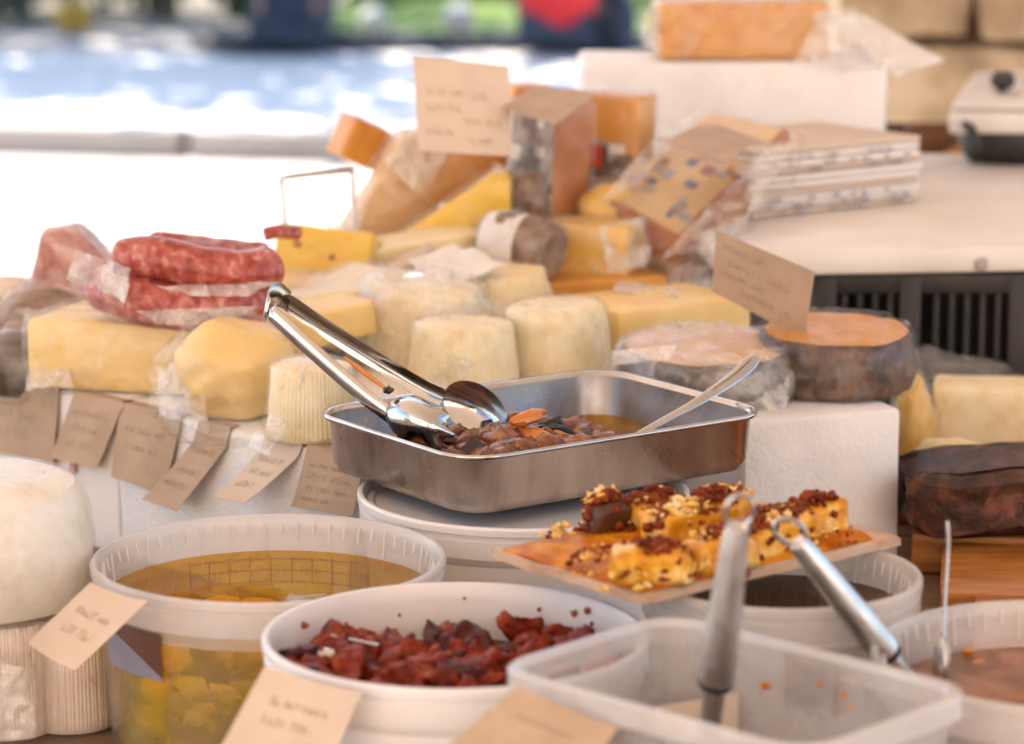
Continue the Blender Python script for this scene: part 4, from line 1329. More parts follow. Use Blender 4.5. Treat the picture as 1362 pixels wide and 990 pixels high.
mk('back_panel', box(((X0 + X1) / 2, 3.41, CZ0), (X1 - X0 - .03, .012, CZ1 - CZ0 - .002), bev=.002), 'crate', t)
mk('lug', lump(at(1306, 352, 2.972), (.014, .006, .014), amp=.2, sub=2), 'kerb', t)
mk('polystyrene_box', box((.2, 3.43, TZ + .001), (.19, .34, .957 - TZ), bev=.006, amp=.0015, cuts=3, seed=6, nscale=20), 'foam', label='white polystyrene box hidden in the pile, propping the left end of the counter board', cat='box')
# counter board
cbp = [(.20, 2.99), (.225, 2.95), (.92, 3.02), (.95, 3.75), (.14, 3.72)]
mk('counter_board', prism([(x, y) for x, y in cbp], .026, (0, 0, .9595), bev=.005), 'slab', label='long white board lying across the black crate', cat='board')
c1_, c2_ = at(1000, 292, 3.2), at(1222, 266, 3.34)
px_ = Vector((.235, 3.22, SZ)); 
S0, S1 = atz(1000, 291, SZ + .002), atz(1222, 267, SZ + .002)
sd = (S1 - S0); L = sd.length; sd.normalize()
sn = Vector((-sd.y, sd.x, 0))
rzs = math.degrees(math.atan2(sd.y, sd.x))
rnd = random.Random(5)
CARTON = ['lowest flat cream carton, lying on the white counter board', 'second carton from the bottom of the neat stack', 'third carton from the bottom of the neat stack', 'fourth carton from the bottom of the neat stack', 'fifth carton from the bottom of the neat stack',
          'fifth carton from the top of the neat stack', 'fourth carton from the top, edge printed in blue', 'third carton from the top, edge printed in blue', 'second carton from the top, edge printed in blue', 'topmost flat carton of the neat stack, plain cream face up']
for i in range(10):
    zz = SZ + .0015 + i * .0074
    cc = (S0 + S1) / 2 + sn * .085 + sd * rnd.uniform(-.003, .003) + sn * rnd.uniform(-.003, .003)
    hgt = .0058
    t = empty('carton_sheet', (cc.x, cc.y, zz), CARTON[i], 'carton', 'flat cartons stacked on the white counter board')
    mk('sheet', box((cc.x, cc.y, zz), (L, .17, hgt), rz=rzs + rnd.uniform(-.4, .4), bev=.0012, amp=.0006, cuts=2, seed=i, nscale=14), 'slab' if i % 3 else 'paperpale', t)
    if i in (0, 1, 2, 6, 7, 8):
        for k in range(9):
            u = rnd.uniform(.08, .92)
            q = S0 + sd * (L * u) - sn * .0036
            mk('print_mark', box((q.x, q.y, zz + .0012), (rnd.uniform(.004, .010), .002, .0026), rz=rzs, bev=0), 'inkpale', t, smooth=False)
# big polystyrene block behind with wrapped orange cheese
BY = 3.52
bl, br = at(772, 80, BY), at(1181, 80, BY)
cxb = (bl.x + br.x) / 2
btop = at(900, 84, BY).z
mk('polystyrene_box', box((cxb, BY + .085, SZ + .002), (br.x - bl.x, .17, btop - SZ - .002), bev=.009, amp=.0015, cuts=3, seed=9, nscale=20, seg=3), 'foam', label='white polystyrene block behind the carton stack with orange cheese on top', cat='box')
wrapped('cheese_block', box((at(985, 80, 3.58).x, 3.59, btop + .002), (.198, .085, .066), rz=3, bev=.003, amp=.0015, cuts=3, seed=81), 'orange', 'long orange cheese block in film on top of the white polystyrene block', film='film', seed=81,
        tails=[(at(1090, 15, 3.52), at(1140, 10, 3.56), at(1180, 90, 3.5), at(1060, 88, 3.5)), (at(1100, 25, 3.56), at(1160, 35, 3.56), at(1200, 85, 3.52), at(1120, 90, 3.5))])
mk('paper_scrap', sheet(at(1096, 12, 3.64), at(1150, 18, 3.66), at(1258, 74, 3.6), at(1196, 96, 3.52), seed=82, amp=.006, ns=14, th=.0006), 'paperwhite', label='white paper sheet sticking out past the orange cheese', cat='paper', sharp=0)
mk('paper_scrap', sheet(at(872, -6, 3.62), at(980, -8, 3.62), at(978, 12, 3.57), at(868, 14, 3.57), seed=83, amp=.004, ns=20, th=.0006), 'paperwhite', label='white paper lying on the orange cheese block top', cat='paper', sharp=0)
mk('film_heap', hull_film([at(850, 20, 3.55), at(870, 5, 3.56), at(868, 60, 3.54), at(858, 60, 3.52), at(872, 40, 3.6)], .001, .003, 30, 6, .011), 'filmthick', label='twist of film at the end of the long orange cheese', cat='plastic film', sharp=0)

# scale machine
sc = at(1320, 190, 3.6)
t = empty('counter_scale', (sc.x, 3.72, SZ), 'white box-shaped machine with a black knob on its sloping lid', 'machine')
z0 = at(1300, 178, 3.6).z
z1 = at(1300, 148, 3.6).z
xl = at(1262, 150, 3.6).x
mk('housing', prism([(0, 0), (.26, -.02), (.26, .2), (.05, .2)], z1 - z0, (xl, 3.6, z0), bev=.004), 'whitebox', t)
zb = at(1320, 97, 3.78).z
lv = [(xl + .002, 3.6, z1 + .001), (xl + .26, 3.58, z1 + .001), (xl + .26, 3.8, z1 + .001), (xl + .05, 3.8, z1 + .001), (xl + .002, 3.6, z1 + .008), (xl + .26, 3.58, z1 + .008), (xl + .26, 3.8, zb), (xl + .062, 3.8, zb)]
bm = bmesh.new()
vs = [bm.verts.new(v) for v in lv]
for f in ((0, 3, 2, 1), (4, 5, 6, 7), (0, 1, 5, 4), (1, 2, 6, 5), (2, 3, 7, 6), (3, 0, 4, 7)):
    bm.faces.new([vs[i] for i in f])
bmesh.ops.bevel(bm, geom=bm.edges[:], offset=.004, segments=2, affect='EDGES', profile=.5)
mk('lid', from_bm(bm), 'whitebox', t)
kp = at(1332, 128, 3.68)
mk('knob', lathe(kp + Vector((0, 0, -.004)), [(0, 0), (.006, 0), (.006, .014), (.014, .018), (.016, .026), (.012, .033), (0, .035)], 20, cap=False, rx=12), 'black', t)
mk('side_lever', tube(smooth_pts([at(1284, 166, 3.58), at(1294, 176, 3.56), at(1298, 200, 3.56)], 4), .006, 8), 'black', t)
mk('stand', lump((sc.x + .03, 3.66, SZ + .035), (.13, .12, .1), amp=.12, seed=3, flat=.4), 'black', t)
t = empty('wooden_crate', at(1250, 250, 3.9), 'brown wooden crate with a slanted orange slat behind the carton stack', 'crate')
zc0 = SZ - .02
for (px0, px1, ya, yb, yd, mt) in ((1205, 1290, 166, 176, 3.86, 'cratewood'), (1210, 1262, 178, 222, 3.9, 'cratewood'), (1210, 1330, 228, 250, 3.88, 'cratewood')):
    a_, b_ = at(px0, yb, yd), at(px1, ya, yd)
    mk('board', box(((a_.x + b_.x) / 2, yd, a_.z), (b_.x - a_.x, .012, b_.z - a_.z), bev=.001), mt, t)
a_, b_ = at(1232, 226, 3.84), at(1288, 196, 3.84)
mk('slat', tube([a_, b_], .009, 4), 'wood', t)
mk('corner_post', box((at(1272, 250, 3.86).x, 3.87, at(1272, 252, 3.87).z), (.012, .012, .075), bev=.001), 'cratewood', t)
mk('back_board', box((at(1262, 250, 3.95).x, 3.95, zc0), (.19, .01, .034), bev=.001), 'darkwood', t)
mk('base_shelf', box((at(1270, 250, 3.9).x + .05, 3.92, zc0 - .03), (.34, .2, .028), bev=.002), 'darkwood', t)
mk('leaflet', sheet(at(1296, 268, 3.35), at(1362, 238, 3.5), at(1400, 262, 3.4), at(1370, 285, 3.25), seed=84, amp=.001, ns=10, th=.0006), 'paperwhite', label='pale printed leaflet lying on the counter board below the machine', cat='leaflet', sharp=0)
mk('leaflet', sheet(at(1330, 262, 3.38), at(1400, 238, 3.48), at(1420, 262, 3.38), at(1380, 275, 3.3), seed=85, amp=.001, ns=10, th=.0006), 'inkgrey', label='grey leaflet lying on the pale one at the picture edge', cat='leaflet', sharp=0)

# right: wooden board, black loaf, cheeses under film
t = empty('wooden_board', (.62, 2.6, TZ), 'orange-brown plank board under the black crusted meat', 'board')
for i, (y0, y1, z1, s) in enumerate(((2.14, 2.33, .792, 0), (2.335, 2.50, .792, 1), (2.505, 2.68, .797, 2), (2.685, 2.93, .794, 3))):
    VF = box((.69, (y0 + y1) / 2, TZ + .001), (.66, y1 - y0, z1 - TZ - .001), rz=-9, bev=.004, amp=.001, cuts=2, seed=s)
    mk('plank', VF, 'wood', t)
mk('steel_edge', box((.62, 2.44, .7935), (.3, .035, .004), rz=-12, bev=.001), 'satin', t)
c = at(1310, 680, 2.66)
VF = box((c.x + .05, 2.585, .7985), (.28, .115, .062), rz=5, bev=.024, amp=0, cuts=5, seg=3)
VF = ([v + (nvec(v, 14, 3) * .012 + nvec(v, 38, 4) * .006 + nvec(v, 90, 6) * .0025) * (1 if v.z > .804 else .3) for v in VF[0]], VF[1])
mk('meat_loaf', VF, 'loaf', label='long black crusted cured meat lying on the orange plank board', cat='cured meat')
def rest(name, px, Y, size, mat, label, zb, seed, film='filmclear', amp=.13, rz=0):
    x = at(px, 500, Y).x
    VF = lump((x, Y, zb + size[2] * .5), size, rz, amp=amp, seed=seed, flat=.4, sub=4)
    zl = min(v.z for v in VF[0])
    VF = ([v + Vector((0, 0, zb - zl)) for v in VF[0]], VF[1])
    if film: return wrapped(name, VF, mat, label, film=film, seed=seed)
    return mk(name, VF, mat, label=label, cat='cheese')
rest('cheese_chunk', 1268, 2.705, (.088, .06, .058), 'cream', 'rough cream cheese chunk just above the black meat', .797, 91, None, .2)
rest('lumpy_cheese', 1216, 2.80, (.04, .05, .1), 'yellow', 'yellow cheese end squeezed behind the white block edge', .797, 92, 'film')
blk('cheese_block', 1322, 630, 2.83, (.12, .08, .080), 'ricotta', 'pale cream cheese block behind the rough chunk, under loose film', rz=-8, seed=93, z=.797, bev=.006)
rest('lemon', 1202, 2.72, (.02, .024, .024), 'bright', 'small bright yellow lemon-like ball beside the white block foot', .797, 94, None, .05)
mk('film_heap', hull_film([at(1212, 470, 2.9), at(1240, 462, 2.95), at(1300, 478, 2.96), at(1362, 505, 2.92), at(1400, 530, 2.9), at(1230, 520, 2.88), at(1390, 560, 2.86), at(1215, 500, 2.9), at(1300, 530, 2.86)], .002, .004, 20, 7, .012), 'film', label='loose grey film drawn over the cheeses below the black crate', cat='plastic film', sharp=0)

# ---------------------------------------------------------------- tubs
def tub_profile(r, h, th=.0016, rim=.026, taper=.9):
    rb = r * taper
    rs = r * .955
    return [(0, .001), (rb * .9, .001), (rb, .004), (rs, h - rim - .006), (rs + .002, h - rim - .004), (rs + .0035, h - rim), (r * .985, h - rim + .0005),
            (r * .99, h - rim * .45), (r * .975, h - rim * .4), (r * .975, h - rim * .3), (r, h - rim * .25), (r, h - .002), (r - .0015, h), (r - .004, h), (r - .0055, h - .002),
            (r - .0065, h - .012), (rs - th, h - rim - .01), (rb - th, .006), (rb * .9, .004), (0, .004)]

def tub(name_label, c, r, z0, z1, mat, rimmat=None, ribs=True, group=None, taper=.9, segs=112):
    h = z1 - z0
    t = empty('food_tub', (c[0], c[1], z0), name_label, 'tub', group)
    prof = tub_profile(r, h, taper=taper)
    if rimmat:
        lo = prof[:6]
        hi = prof[5:17]
        inn = prof[16:]
        V, F = join(lathe((c[0], c[1], z0), lo, segs, cap=False), lathe((c[0], c[1], z0), inn, segs, cap=False))
        mk('tub_wall', (V, F), mat, t)
        mk('rim', lathe((c[0], c[1], z0), hi, segs, cap=False), rimmat, t)
    else:
        mk('tub_wall', lathe((c[0], c[1], z0), prof, segs, cap=False), mat, t)
    if ribs:
        P = []
        for i in range(60):
            a = 2 * math.pi * i / 60
            L_ = (.020 if i % 4 == 0 else .013 if i % 2 == 0 else .009)
            p = Vector((c[0] + (r - .0085) * math.cos(a), c[1] + (r - .0085) * math.sin(a), z1 - .005))
            q = p + Vector((-math.cos(a) * .002, -math.sin(a) * .002, -L_))
            P.append(tube([p, q], .0007, 4))
        mk('rim_ribs', join(*P), 'tubwhite', t, kind='stuff')
    return t

rnd = random.Random(17)
# tub 1: oil with cheese chunks
T1 = (-.176, 2.108)
t1 = tub('large clear round tub of golden oil with cheese pieces, beside the big white cheese', T1, .1285, TZ + .001, .895, 'tubclear', 'tubrim')
OZ = .868
ob = empty('oil', (T1[0], T1[1], TZ + .006), 'golden oil filling the large clear round tub', 'oil')
mk('oil_surface', disc((T1[0], T1[1], OZ), .1192, 96), 'oil', ob)
prof = [(.1112, TZ + .008), (.1135, TZ + .03), (.1165, TZ + .07), (.1192, OZ)]
mk('oil_body', lathe((T1[0], T1[1], 0), prof, 96, cap=False), 'oilside', ob)
P = []
for j in range(3):
    zz = OZ - .006 - j * .009
    P.append(tube([(T1[0] + .1175 * math.cos(a), T1[1] + .1175 * math.sin(a), zz) for a in [R(55 + 70 * k / 24) for k in range(25)]], .0004, 4))
for k in range(10):
    a = R(55 + 7.8 * k)
    P.append(tube([(T1[0] + .1175 * math.cos(a), T1[1] + .1175 * math.sin(a), OZ - .004), (T1[0] + .1165 * math.cos(a), T1[1] + .1165 * math.sin(a), OZ - .026)], .0004, 4))
mk('scale_grid', join(*P), 'cratewood', t1, kind='stuff')
for i in range(64):
    a, rr = rnd.uniform(0, 6.28), .1 * rnd.random() ** .35
    zz = rnd.uniform(TZ + .02, OZ - .035)
    s = rnd.uniform(.022, .042)
    mk('cheese_piece', lump((T1[0] + rr * math.cos(a), T1[1] + rr * math.sin(a), zz), (s, s * rnd.uniform(.6, 1), s * rnd.uniform(.45, .8)), rnd.uniform(0, 360), rnd.uniform(-40, 40), rnd.uniform(-40, 40), amp=.3, seed=i, sub=2), rnd.choice(['chunk', 'chunk', 'chunk', 'pale', 'brownrind']),
       label='pale irregular cheese piece sunk in the golden oil of the clear tub', cat='cheese', group='cheese pieces in the oil tub')
# sticker on tub 1
def tubsurf(c, r, a0, a1, z0, z1, taper_z0, k=.0):
    def fn(u, v):
        a = R(a0 + (a1 - a0) * u)
        z = z1 + (z0 - z1) * v
        rr = r * (.955 - .055 * max(0, (.86 - z)) / .1)
        return Vector((c[0] + (rr + k) * math.cos(a), c[1] + (rr + k) * math.sin(a), z))
    return fn
stf = tubsurf(T1, .1285, 207, 237, .832, .8665, 0, .0012)
st = mk('sticker', surf(stf, 16, 8, .0004), 'stickerbrown', t1)
def arc_fn(u, v):
    f = .2 + .74 * max(0.0, min(1.0, u)) ** 1.8
    return stf(u, f + (.995 - f) * v)
mk('sticker_band', surf(arc_fn, 16, 6, .0004, -0.0007), 'sticker', st)
mk('sticker_patch', surf(stf, 6, 4, .0004, -.0005, .0, .3, .05, .5), 'stickergreen', st)

# tub 2: white with dried tomatoes
T2 = (-.037, 1.893)
t2 = tub('white round tub of dark red dried tomatoes in the front row', T2, .1265, TZ + .001, .90, 'tubwhite', None, ribs=False)
c = T2
mk('tomato_oil', disc((c[0], c[1], .862), .1155, 80, .002), 'brownoil', label='thin brown oil round the dried tomatoes in the white tub', cat='oil')
def curled(c, s, rz, rx, ry, seed, thick=.5, curl=.55, amp=.2, sub=3):
    """a dried halved fruit: a thin wrinkled cup with its rim rolled in"""
    rnd = random.Random(seed)
    V, F = lump((0, 0, 0), (1, rnd.uniform(.42, .62), thick * .85), amp=amp, ns=1.5, seed=seed, sub=sub, ridged=True)
    M = TR(c, rz, rx, ry)
    out = []
    cx, cy = curl * rnd.uniform(.3, .9), curl * rnd.uniform(.8, 1.6)
    for v in V:
        v = v + nvec(v, 4.5, seed) * .09 + nvec(v, 11, seed) * .035
        z = v.z + cx * v.x * v.x + cy * v.y * v.y
        out.append(M @ (Vector((v.x, v.y * (1 - .35 * abs(v.y)), z)) * s))
    return out, F
for i in range(215):
    a, rr = rnd.uniform(0, 6.28), .106 * rnd.random() ** .5
    if math.sin(a) * rr > .085: continue
    s = rnd.uniform(.022, .038)
    zz = .8635 + rnd.uniform(-.002, .012) + (.007 if abs(math.cos(a) * rr) > .06 else 0)
    k = rnd.random()
    mt = 'tomato' if k < .8 else 'tomatodark' if k < .97 else 'seed'
    if mt == 'seed': s *= .55
    VF = curled((T2[0] + rr * math.cos(a), T2[1] + rr * math.sin(a), zz), s * 1.08, rnd.uniform(0, 360), rnd.uniform(-60, 60) + (180 if rnd.random() < .5 else 0), rnd.uniform(-35, 35), i + 100, curl=.9 if mt != 'seed' else .1)
    if mt == 'seed':
        mk('garlic_piece', VF, mt, label='small pale garlic piece among the dried tomatoes', cat='garlic', group='garlic pieces among the tomatoes')
    else:
        mk('dried_tomato', VF, mt, sharp=0, label='wrinkled dark red dried tomato in oil in the white round tub', cat='dried tomato', group='dried tomatoes in the white tub')
def specks(t, fnlist, mat, name='sauce_specks'):
    P = [lump(p, (s * 1.2, s * .6, s), amp=.7, ns=2.5, sub=2, seed=k, ry=k * 40) for k, (p, s) in enumerate(fnlist)]
    mk(name, join(*P), mat, t, kind='stuff')
L_ = []
for (a, dz, s) in ((150, .012, .005), (62, .014, .003), (48, .012, .0045), (40, .016, .003), (42, .008, .005), (88, .01, .002), (110, .02, .002), (70, .022, .002), (130, .02, .002)):
    r_ = .1265 - .0075
    L_.append((Vector((T2[0] + r_ * math.cos(R(a)), T2[1] + r_ * math.sin(R(a)), .90 - dz)), s))
specks(t2, L_, 'fleck')
# spoon stuck in the tomatoes
t = empty('teaspoon', at(440, 870, 1.93), 'small metal spoon half sunk among the dried tomatoes', 'spoon')
mk('spoon_handle', tube([at(440, 845, 1.93), at(503, 858, 1.93)], [.0016, .0026], 8, flatten=.4), 'bright_steel', t)
mk('spoon_bowl', lump(at(428, 868, 1.92), (.03, .022, .007), amp=.04, sub=3), 'bright_steel', t)

# white tub under pan
T3 = (.009, 2.317)
t3 = tub('white lidded round tub beneath the steel pan', T3, .1315, TZ + .001, .895, 'tubwhite', None, ribs=False)
mk('lid', lathe((T3[0], T3[1], 0), [(.1235, .884), (.1235, .8885), (.119, .8885), (.117, .8865), (.06, .8865), (0, .8866)], 96, cap=False), 'tubwhite', t3)

# tub 5 under board
T5 = (.182, 1.966)
t5 = tub('frosted round tub of brown brine beneath the cheese board', T5, .095, TZ + .001, .9215, 'tubrim', None, ribs=True)
mk('brown_brine', disc((T5[0], T5[1], .896), .0875, 80), 'brownoil', label='brown brine in the frosted tub beneath the cheese board', cat='brine')

# tub 4 right
T4 = (.352, 1.832)
t4 = tub('frosted round tub of pinkish brine at the front right picture edge', T4, .1245, TZ + .001, .905, 'tubclear', 'tubrim', ribs=True)
mk('pink_brine', disc((T4[0], T4[1], .874), .1165, 80), 'pinkoil', label='pinkish brine in the frosted tub at the front right', cat='brine')
for i in range(16):
    a, rr = rnd.uniform(0, 6.28), .1 * rnd.random() ** .5
    s = rnd.uniform(.014, .03)
    mk('pickle_piece', lump((T4[0] + rr * math.cos(a), T4[1] + rr * math.sin(a), .870), (s, s * .7, s * .4), rnd.uniform(0, 360), amp=.3, seed=i + 300, sub=2), rnd.choice(['vegbrown', 'pinkish', 'vegorange']), label='pinkish pickled piece floating in the front right tub', cat='pickle', group='pickled pieces in the pink brine')
specks(t4, [(at(1288, 866, 1.93), .006), (at(1240, 840, 1.95), .003)], 'vegorange')

# square tray in front
TC = ((-.007 + .268) / 2, (1.73 + 1.695) / 2)
hx, hy = .1215, .0835
trz = -43.0
tz0, tz1 = TZ + .001, .925
cx_, cy_ = (.1305, 1.7125)
# corners: left(-.007,1.73) back(.1,1.852) right(.268,1.695) front(.161,1.573)
t6 = empty('food_tray', (cx_, cy_, tz0), 'frosted rectangular tub with rounded corners in the very front, ladle inside', 'tub')
rings = [(hx * .84, hy * .8, .02, tz0), (hx * .86, hy * .83, .022, tz0 + .004), (hx * .95, hy * .93, .027, tz1 - .022), (hx * .965, hy * .95, .028, tz1 - .016), (hx, hy, .03, tz1 - .014), (hx, hy, .03, tz1 - .002), (hx - .002, hy - .002, .029, tz1),
         (hx - .006, hy - .006, .027, tz1), (hx - .008, hy - .008, .026, tz1 - .004), (hx * .93, hy * .91, .026, tz1 - .022), (hx * .84, hy * .81, .021, tz0 + .006)]
mk('tub_wall', loft(rings[:4], (cx_, cy_, 0), trz, cap_last=False, cap_first=True), 'tray', t6)
mk('rim', loft(rings[3:9], (cx_, cy_, 0), trz, cap_last=False), 'tubrim', t6)
mk('inner_wall', loft(rings[8:], (cx_, cy_, 0), trz), 'tray', t6)
mk('grey_brine', loft([(hx * .905, hy * .885, .024, .861), (hx * .4, hy * .4, .01, .8615)], (cx_, cy_, 0), trz), 'greyoil', label='greyish brine at the bottom of the front rectangular tub', cat='brine')
def tray_wall(px, py, off=0.0):
    wn = Vector((-.683, -.73, 0))
    wp = Vector((.184, 1.7735, 0)) + wn * (.0145 + off)
    dd = ray(px, py)
    return CO + dd * ((wp - CO).dot(wn) / dd.dot(wn))
LC = [tray_wall(*q) for q in ((1044, 868), (1110, 888), (1106, 955), (1040, 935))]

mk('printed_label', surf(quad_fn(*LC), 4, 4, .0004), 'tint', t6)
pfn = quad_fn(*[tray_wall(px, py, .0008) for px, py in ((1044, 868), (1110, 888), (1106, 955), (1040, 935))])
for k in range(8):
    mk('label_line', surf(pfn, 3, 1, .0003, 0, .08, .9, .1 + k * .1, .13 + k * .1), 'inkgrey', t6)
card('white card standing inside the front rectangular tub', [(872, 940, 1.815), (982, 922, 1.80), (980, 1000, 1.79), (866, 1010, 1.805)], 88, 'paperpale', lines=())
L_ = []
for (px, py, s) in ((1018, 912, .006), (1092, 910, .005), (1122, 926, .005), (1152, 890, .004), (1160, 880, .006), (1163, 873, .004), (1158, 900, .005), (1146, 907, .006), (1186, 880, .0035), (1215, 905, .004), (1225, 910, .003), (1020, 832, .003), (1074, 842, .003), (1205, 900, .003), (1130, 940, .003)):
    wn = Vector((-.683, -.73, 0))
    wp = Vector((.184, 1.7735, 0)) + wn * .0145
    dd = ray(px, py)
    p = CO + dd * ((wp - CO).dot(wn) / dd.dot(wn))
    if .858 < p.z < .915:
        L_.append((p, s * .8))
specks(t6, [q for i, q in enumerate(L_) if i % 3], 'vegorange')
specks(t6, [q for i, q in enumerate(L_) if not i % 3], 'saucy')
# ladles
def ladle(top, bot, base, rr, label, loopside, seed=0):
    top, bot, base = Vector(top), Vector(bot), Vector(base)
    d = (bot - top).normalized()
    t = empty('ladle', base, label, 'ladle')
    n_ = 10
    pts = [top + (bot - top) * (i / n_) for i in range(n_ + 1)]
    rad = [rr * k for k in (.60, .70, .74, .78, .82, .86, .9, .94, .98, 1.0, .97)]
    mk('handle', tube(pts, rad, 24), 'satin', t)
    mk('collar', tube([bot - d * .001, bot + d * .0035], [rr * 1.02, rr * .9], 24), 'black', t)
    mk('neck', tube([bot + d * .003, bot.lerp(base, .5), base], [rr * .62, rr * .55, rr * .5], 16), 'satin', t)
    c = top - d * .010
    side = Vector(loopside).normalized()
    L = [c + d * (.0115 * math.cos(a)) + side * (.0085 * math.sin(a)) for a in [2 * math.pi * i / 24 for i in range(25)]]
    mk('hanging_loop', tube(L, .0016, 8, cap=False), 'bright_steel', t)
    mk('bowl', lathe(base + Vector((0, 0, -.012)), [(0, 0), (.015, .002), (.022, .010), (.024, .018), (.0228, .018), (.02, .010), (.013, .004), (0, .002)], 24, cap=False), 'satin', t)
    return t
ladle(at(981, 700, 1.735), at(952, 905, 1.765), at(941, 1000, 1.775), .0118, 'upright steel ladle handle with round hanging loop in the front rectangular tub', (1, 0, 0))
ladle(at(1062, 722, 1.84), at(1178, 868, 1.865), at(1230, 930, 1.88), .0108, 'slanting steel ladle handle with dark collar at the top, leaning over the front right tub', (1, .1, .3))
t = empty('spoon', at(1259, 860, 1.90), 'thin spoon handle standing upright in the front right tub', 'spoon')
mk('spoon_handle', tube(smooth_pts([at(1260, 694, 1.905), at(1261, 730, 1.905), at(1257, 800, 1.90), at(1255, 860, 1.89)], 4), [.0022] + [.0026] * 3 + [.0022] * 9, 8, flatten=.5), 'satin', t)
mk('spoon_bowl', lump(at(1253, 880, 1.885), (.012, .03, .034), amp=.03, sub=2), 'satin', t)

# ---------------------------------------------------------------- cheese board
bx = [Vector((-.016, 1.993, 0)), Vector((.087, 1.875, 0)), Vector((.2725, 2.032, 0)), Vector((.17, 2.15, 0))]
bc = sum(bx, Vector()) / 4
brz = math.degrees(math.atan2(bx[2].y - bx[1].y, bx[2].x - bx[1].x))
bl_, bw_ = (bx[2] - bx[1]).length, (bx[1] - bx[0]).length
B0, B1 = .9225, .930
t7 = empty('serving_board', (bc.x, bc.y, B0), 'pale wooden serving board with torn edges holding glazed cheese pieces', 'board')
VF = box((bc.x, bc.y, B0), (bl_, bw_, B1 - B0), rz=brz, bev=.003, amp=.0016, cuts=6, seed=4, nscale=40)
mk('board_plank', VF, 'boardwood', t7)
MB = TR((bc.x, bc.y, B1), brz)
def bp(u, v, dz=0):      # u along the long side 0 (left-near) .. 1, v 0 near .. 1 far
    return MB @ Vector(((u - .5) * bl_, (v - .5) * bw_, dz))
V, F = [], []
def sauce_fn(u, v):
    p = bp(.03 + .94 * u, .05 + .9 * v, 0)
    return p + Vector((0, 0, .0056 + .0014 * nz(p, 70, 2) - .0042 * (max(abs(u - .5), abs(v - .5)) * 2) ** 6))
mk('sauce_glaze', surf(sauce_fn, 44, 30, .001, u0=-.02, u1=.93, v0=-.02, v1=1.02), 'saucy', label='glossy orange sauce spread over the pale serving board', cat='sauce')
def bpx(px, py, z):
    return atz(px, py, z)
BT = B1 + .004
CB = [ # px, py of base centre, size, rz, mat, label
    (806, 706, (.030, .022, .024), 20, 'choc', 'brown rinded cheese piece topped with crumbs at the far left of the board', 0),
    (865, 768, (.052, .030, .022), 8, 'cheeseface', 'glazed yellow cheese piece nearest us on the board, red crumbs on top', 1),
    (905, 722, (.05, .03, .024), 30, 'cheeseface', 'cheese piece in the middle of the board buried in grated cheese', 2),
    (960, 752, (.05, .028, .022), 34, 'cheeseface', 'cheese piece behind the upright ladle handle on the board', 3),
    (870, 700, (.045, .03, .022), 36, 'cheeseface', 'cheese piece behind the brown rinded one, heaped with crumbs', 4),
    (955, 700, (.05, .03, .024), 38, 'cheeseface', 'cheese piece at the far side of the board under dark red crumbs', 5),
    (1035, 725, (.05, .028, .022), 40, 'cheeseface', 'cheese piece between the two ladle handles on the board', 6),
    (1075, 708, (.052, .03, .023), 40, 'cheeseface', 'rightmost cheese piece on the board with an orange cut side', 7),
    (1000, 735, (.04, .026, .02), 38, 'cheeseface', 'small cheese piece just right of the upright ladle handle', 8)]
tops = []
for (px, py, s, rz, mt, lb, k) in CB:
    p = bpx(px, py, BT)
    VF = box((p.x, p.y, B1 + .002), s, rz, rnd.uniform(-4, 4), rnd.uniform(-4, 4), bev=.005, amp=.0042, cuts=3, seed=k + 7, nscale=55, seg=2)
    mk('cheese_piece', VF, mt, label=lb, cat='cheese', sharp=50)
    tops.append((p, s, rz))
def crumbs(spots, n, s0, s1, seed, shreds=False, bias=1.0):
    rnd = random.Random(seed)
    P = []
    clumps = [(rnd.choice(spots), rnd.gauss(0, .24), rnd.gauss(0, .24)) for _ in range(max(3, n // 14))]
    for i in range(n):
        (p, s, rz, zz), cx, cy = rnd.choice(clumps)
        rx_, ry_ = (cx + rnd.gauss(0, .12)) * s[0], (cy + rnd.gauss(0, .13)) * s[1]
        q = Matrix.Rotation(R(rz), 3, 'Z') @ Vector((rx_, ry_, 0))
        f = max(abs(rx_) / s[0], abs(ry_) / s[1])
        z = zz + max(0, .010 * (1 - f * 1.9)) * rnd.random() * bias
        if f > .44:
            z = zz - min(.016, (f - .44) * .12) - rnd.random() * .005
        z = max(z, B1 + .004)
        pos = Vector((p.x + q.x, p.y + q.y, z))
        k = rnd.uniform(s0, s1) * rnd.uniform(.6, 1.15)
        if shreds:
            e = Euler((rnd.uniform(-.7, .7), rnd.uniform(-.7, .7), rnd.uniform(0, 6.3))).to_matrix()
            L = k * rnd.uniform(.9, 2.0)
            cv = rnd.uniform(-.7, .7)
            P.append(tube([pos + e @ Vector((-L, 0, 0)), pos + e @ Vector((-L * .3, L * cv * .4, L * .2)), pos + e @ Vector((L * .4, L * cv * .5, L * .15)), pos + e @ Vector((L, 0, -L * .2))], [k * .2, k * .42, k * .38, k * .15], 5))
        else:
            P.append(lump(pos, (k, k * rnd.uniform(.5, 1), k * rnd.uniform(.5, 1)), rnd.uniform(0, 360), amp=.6, ns=2.2, seed=i, sub=1 if k < .005 else 2))
    return join(*P)
sp_all = [(p, s, rz, B1 + .002 + s[2]) for (p, s, rz) in tops]
mk('pepper_crumbs', crumbs(sp_all, 1500, .0025, .0075, 1), 'crumbred', label='dark red pepper crumbs heaped on the cheese pieces', cat='crumbs', kind='stuff', sharp=0)
mid = [sp_all[2], sp_all[4], sp_all[2], sp_all[4], sp_all[5], sp_all[0], sp_all[6], sp_all[3]]
mk('grated_cheese', join(crumbs(mid, 170, .002, .0048, 2, True), crumbs(mid, 260, .0025, .0065, 12)), 'crumbyel', label='yellow grated cheese shreds strewn over the cheese pieces', cat='grated cheese', kind='stuff', sharp=0)
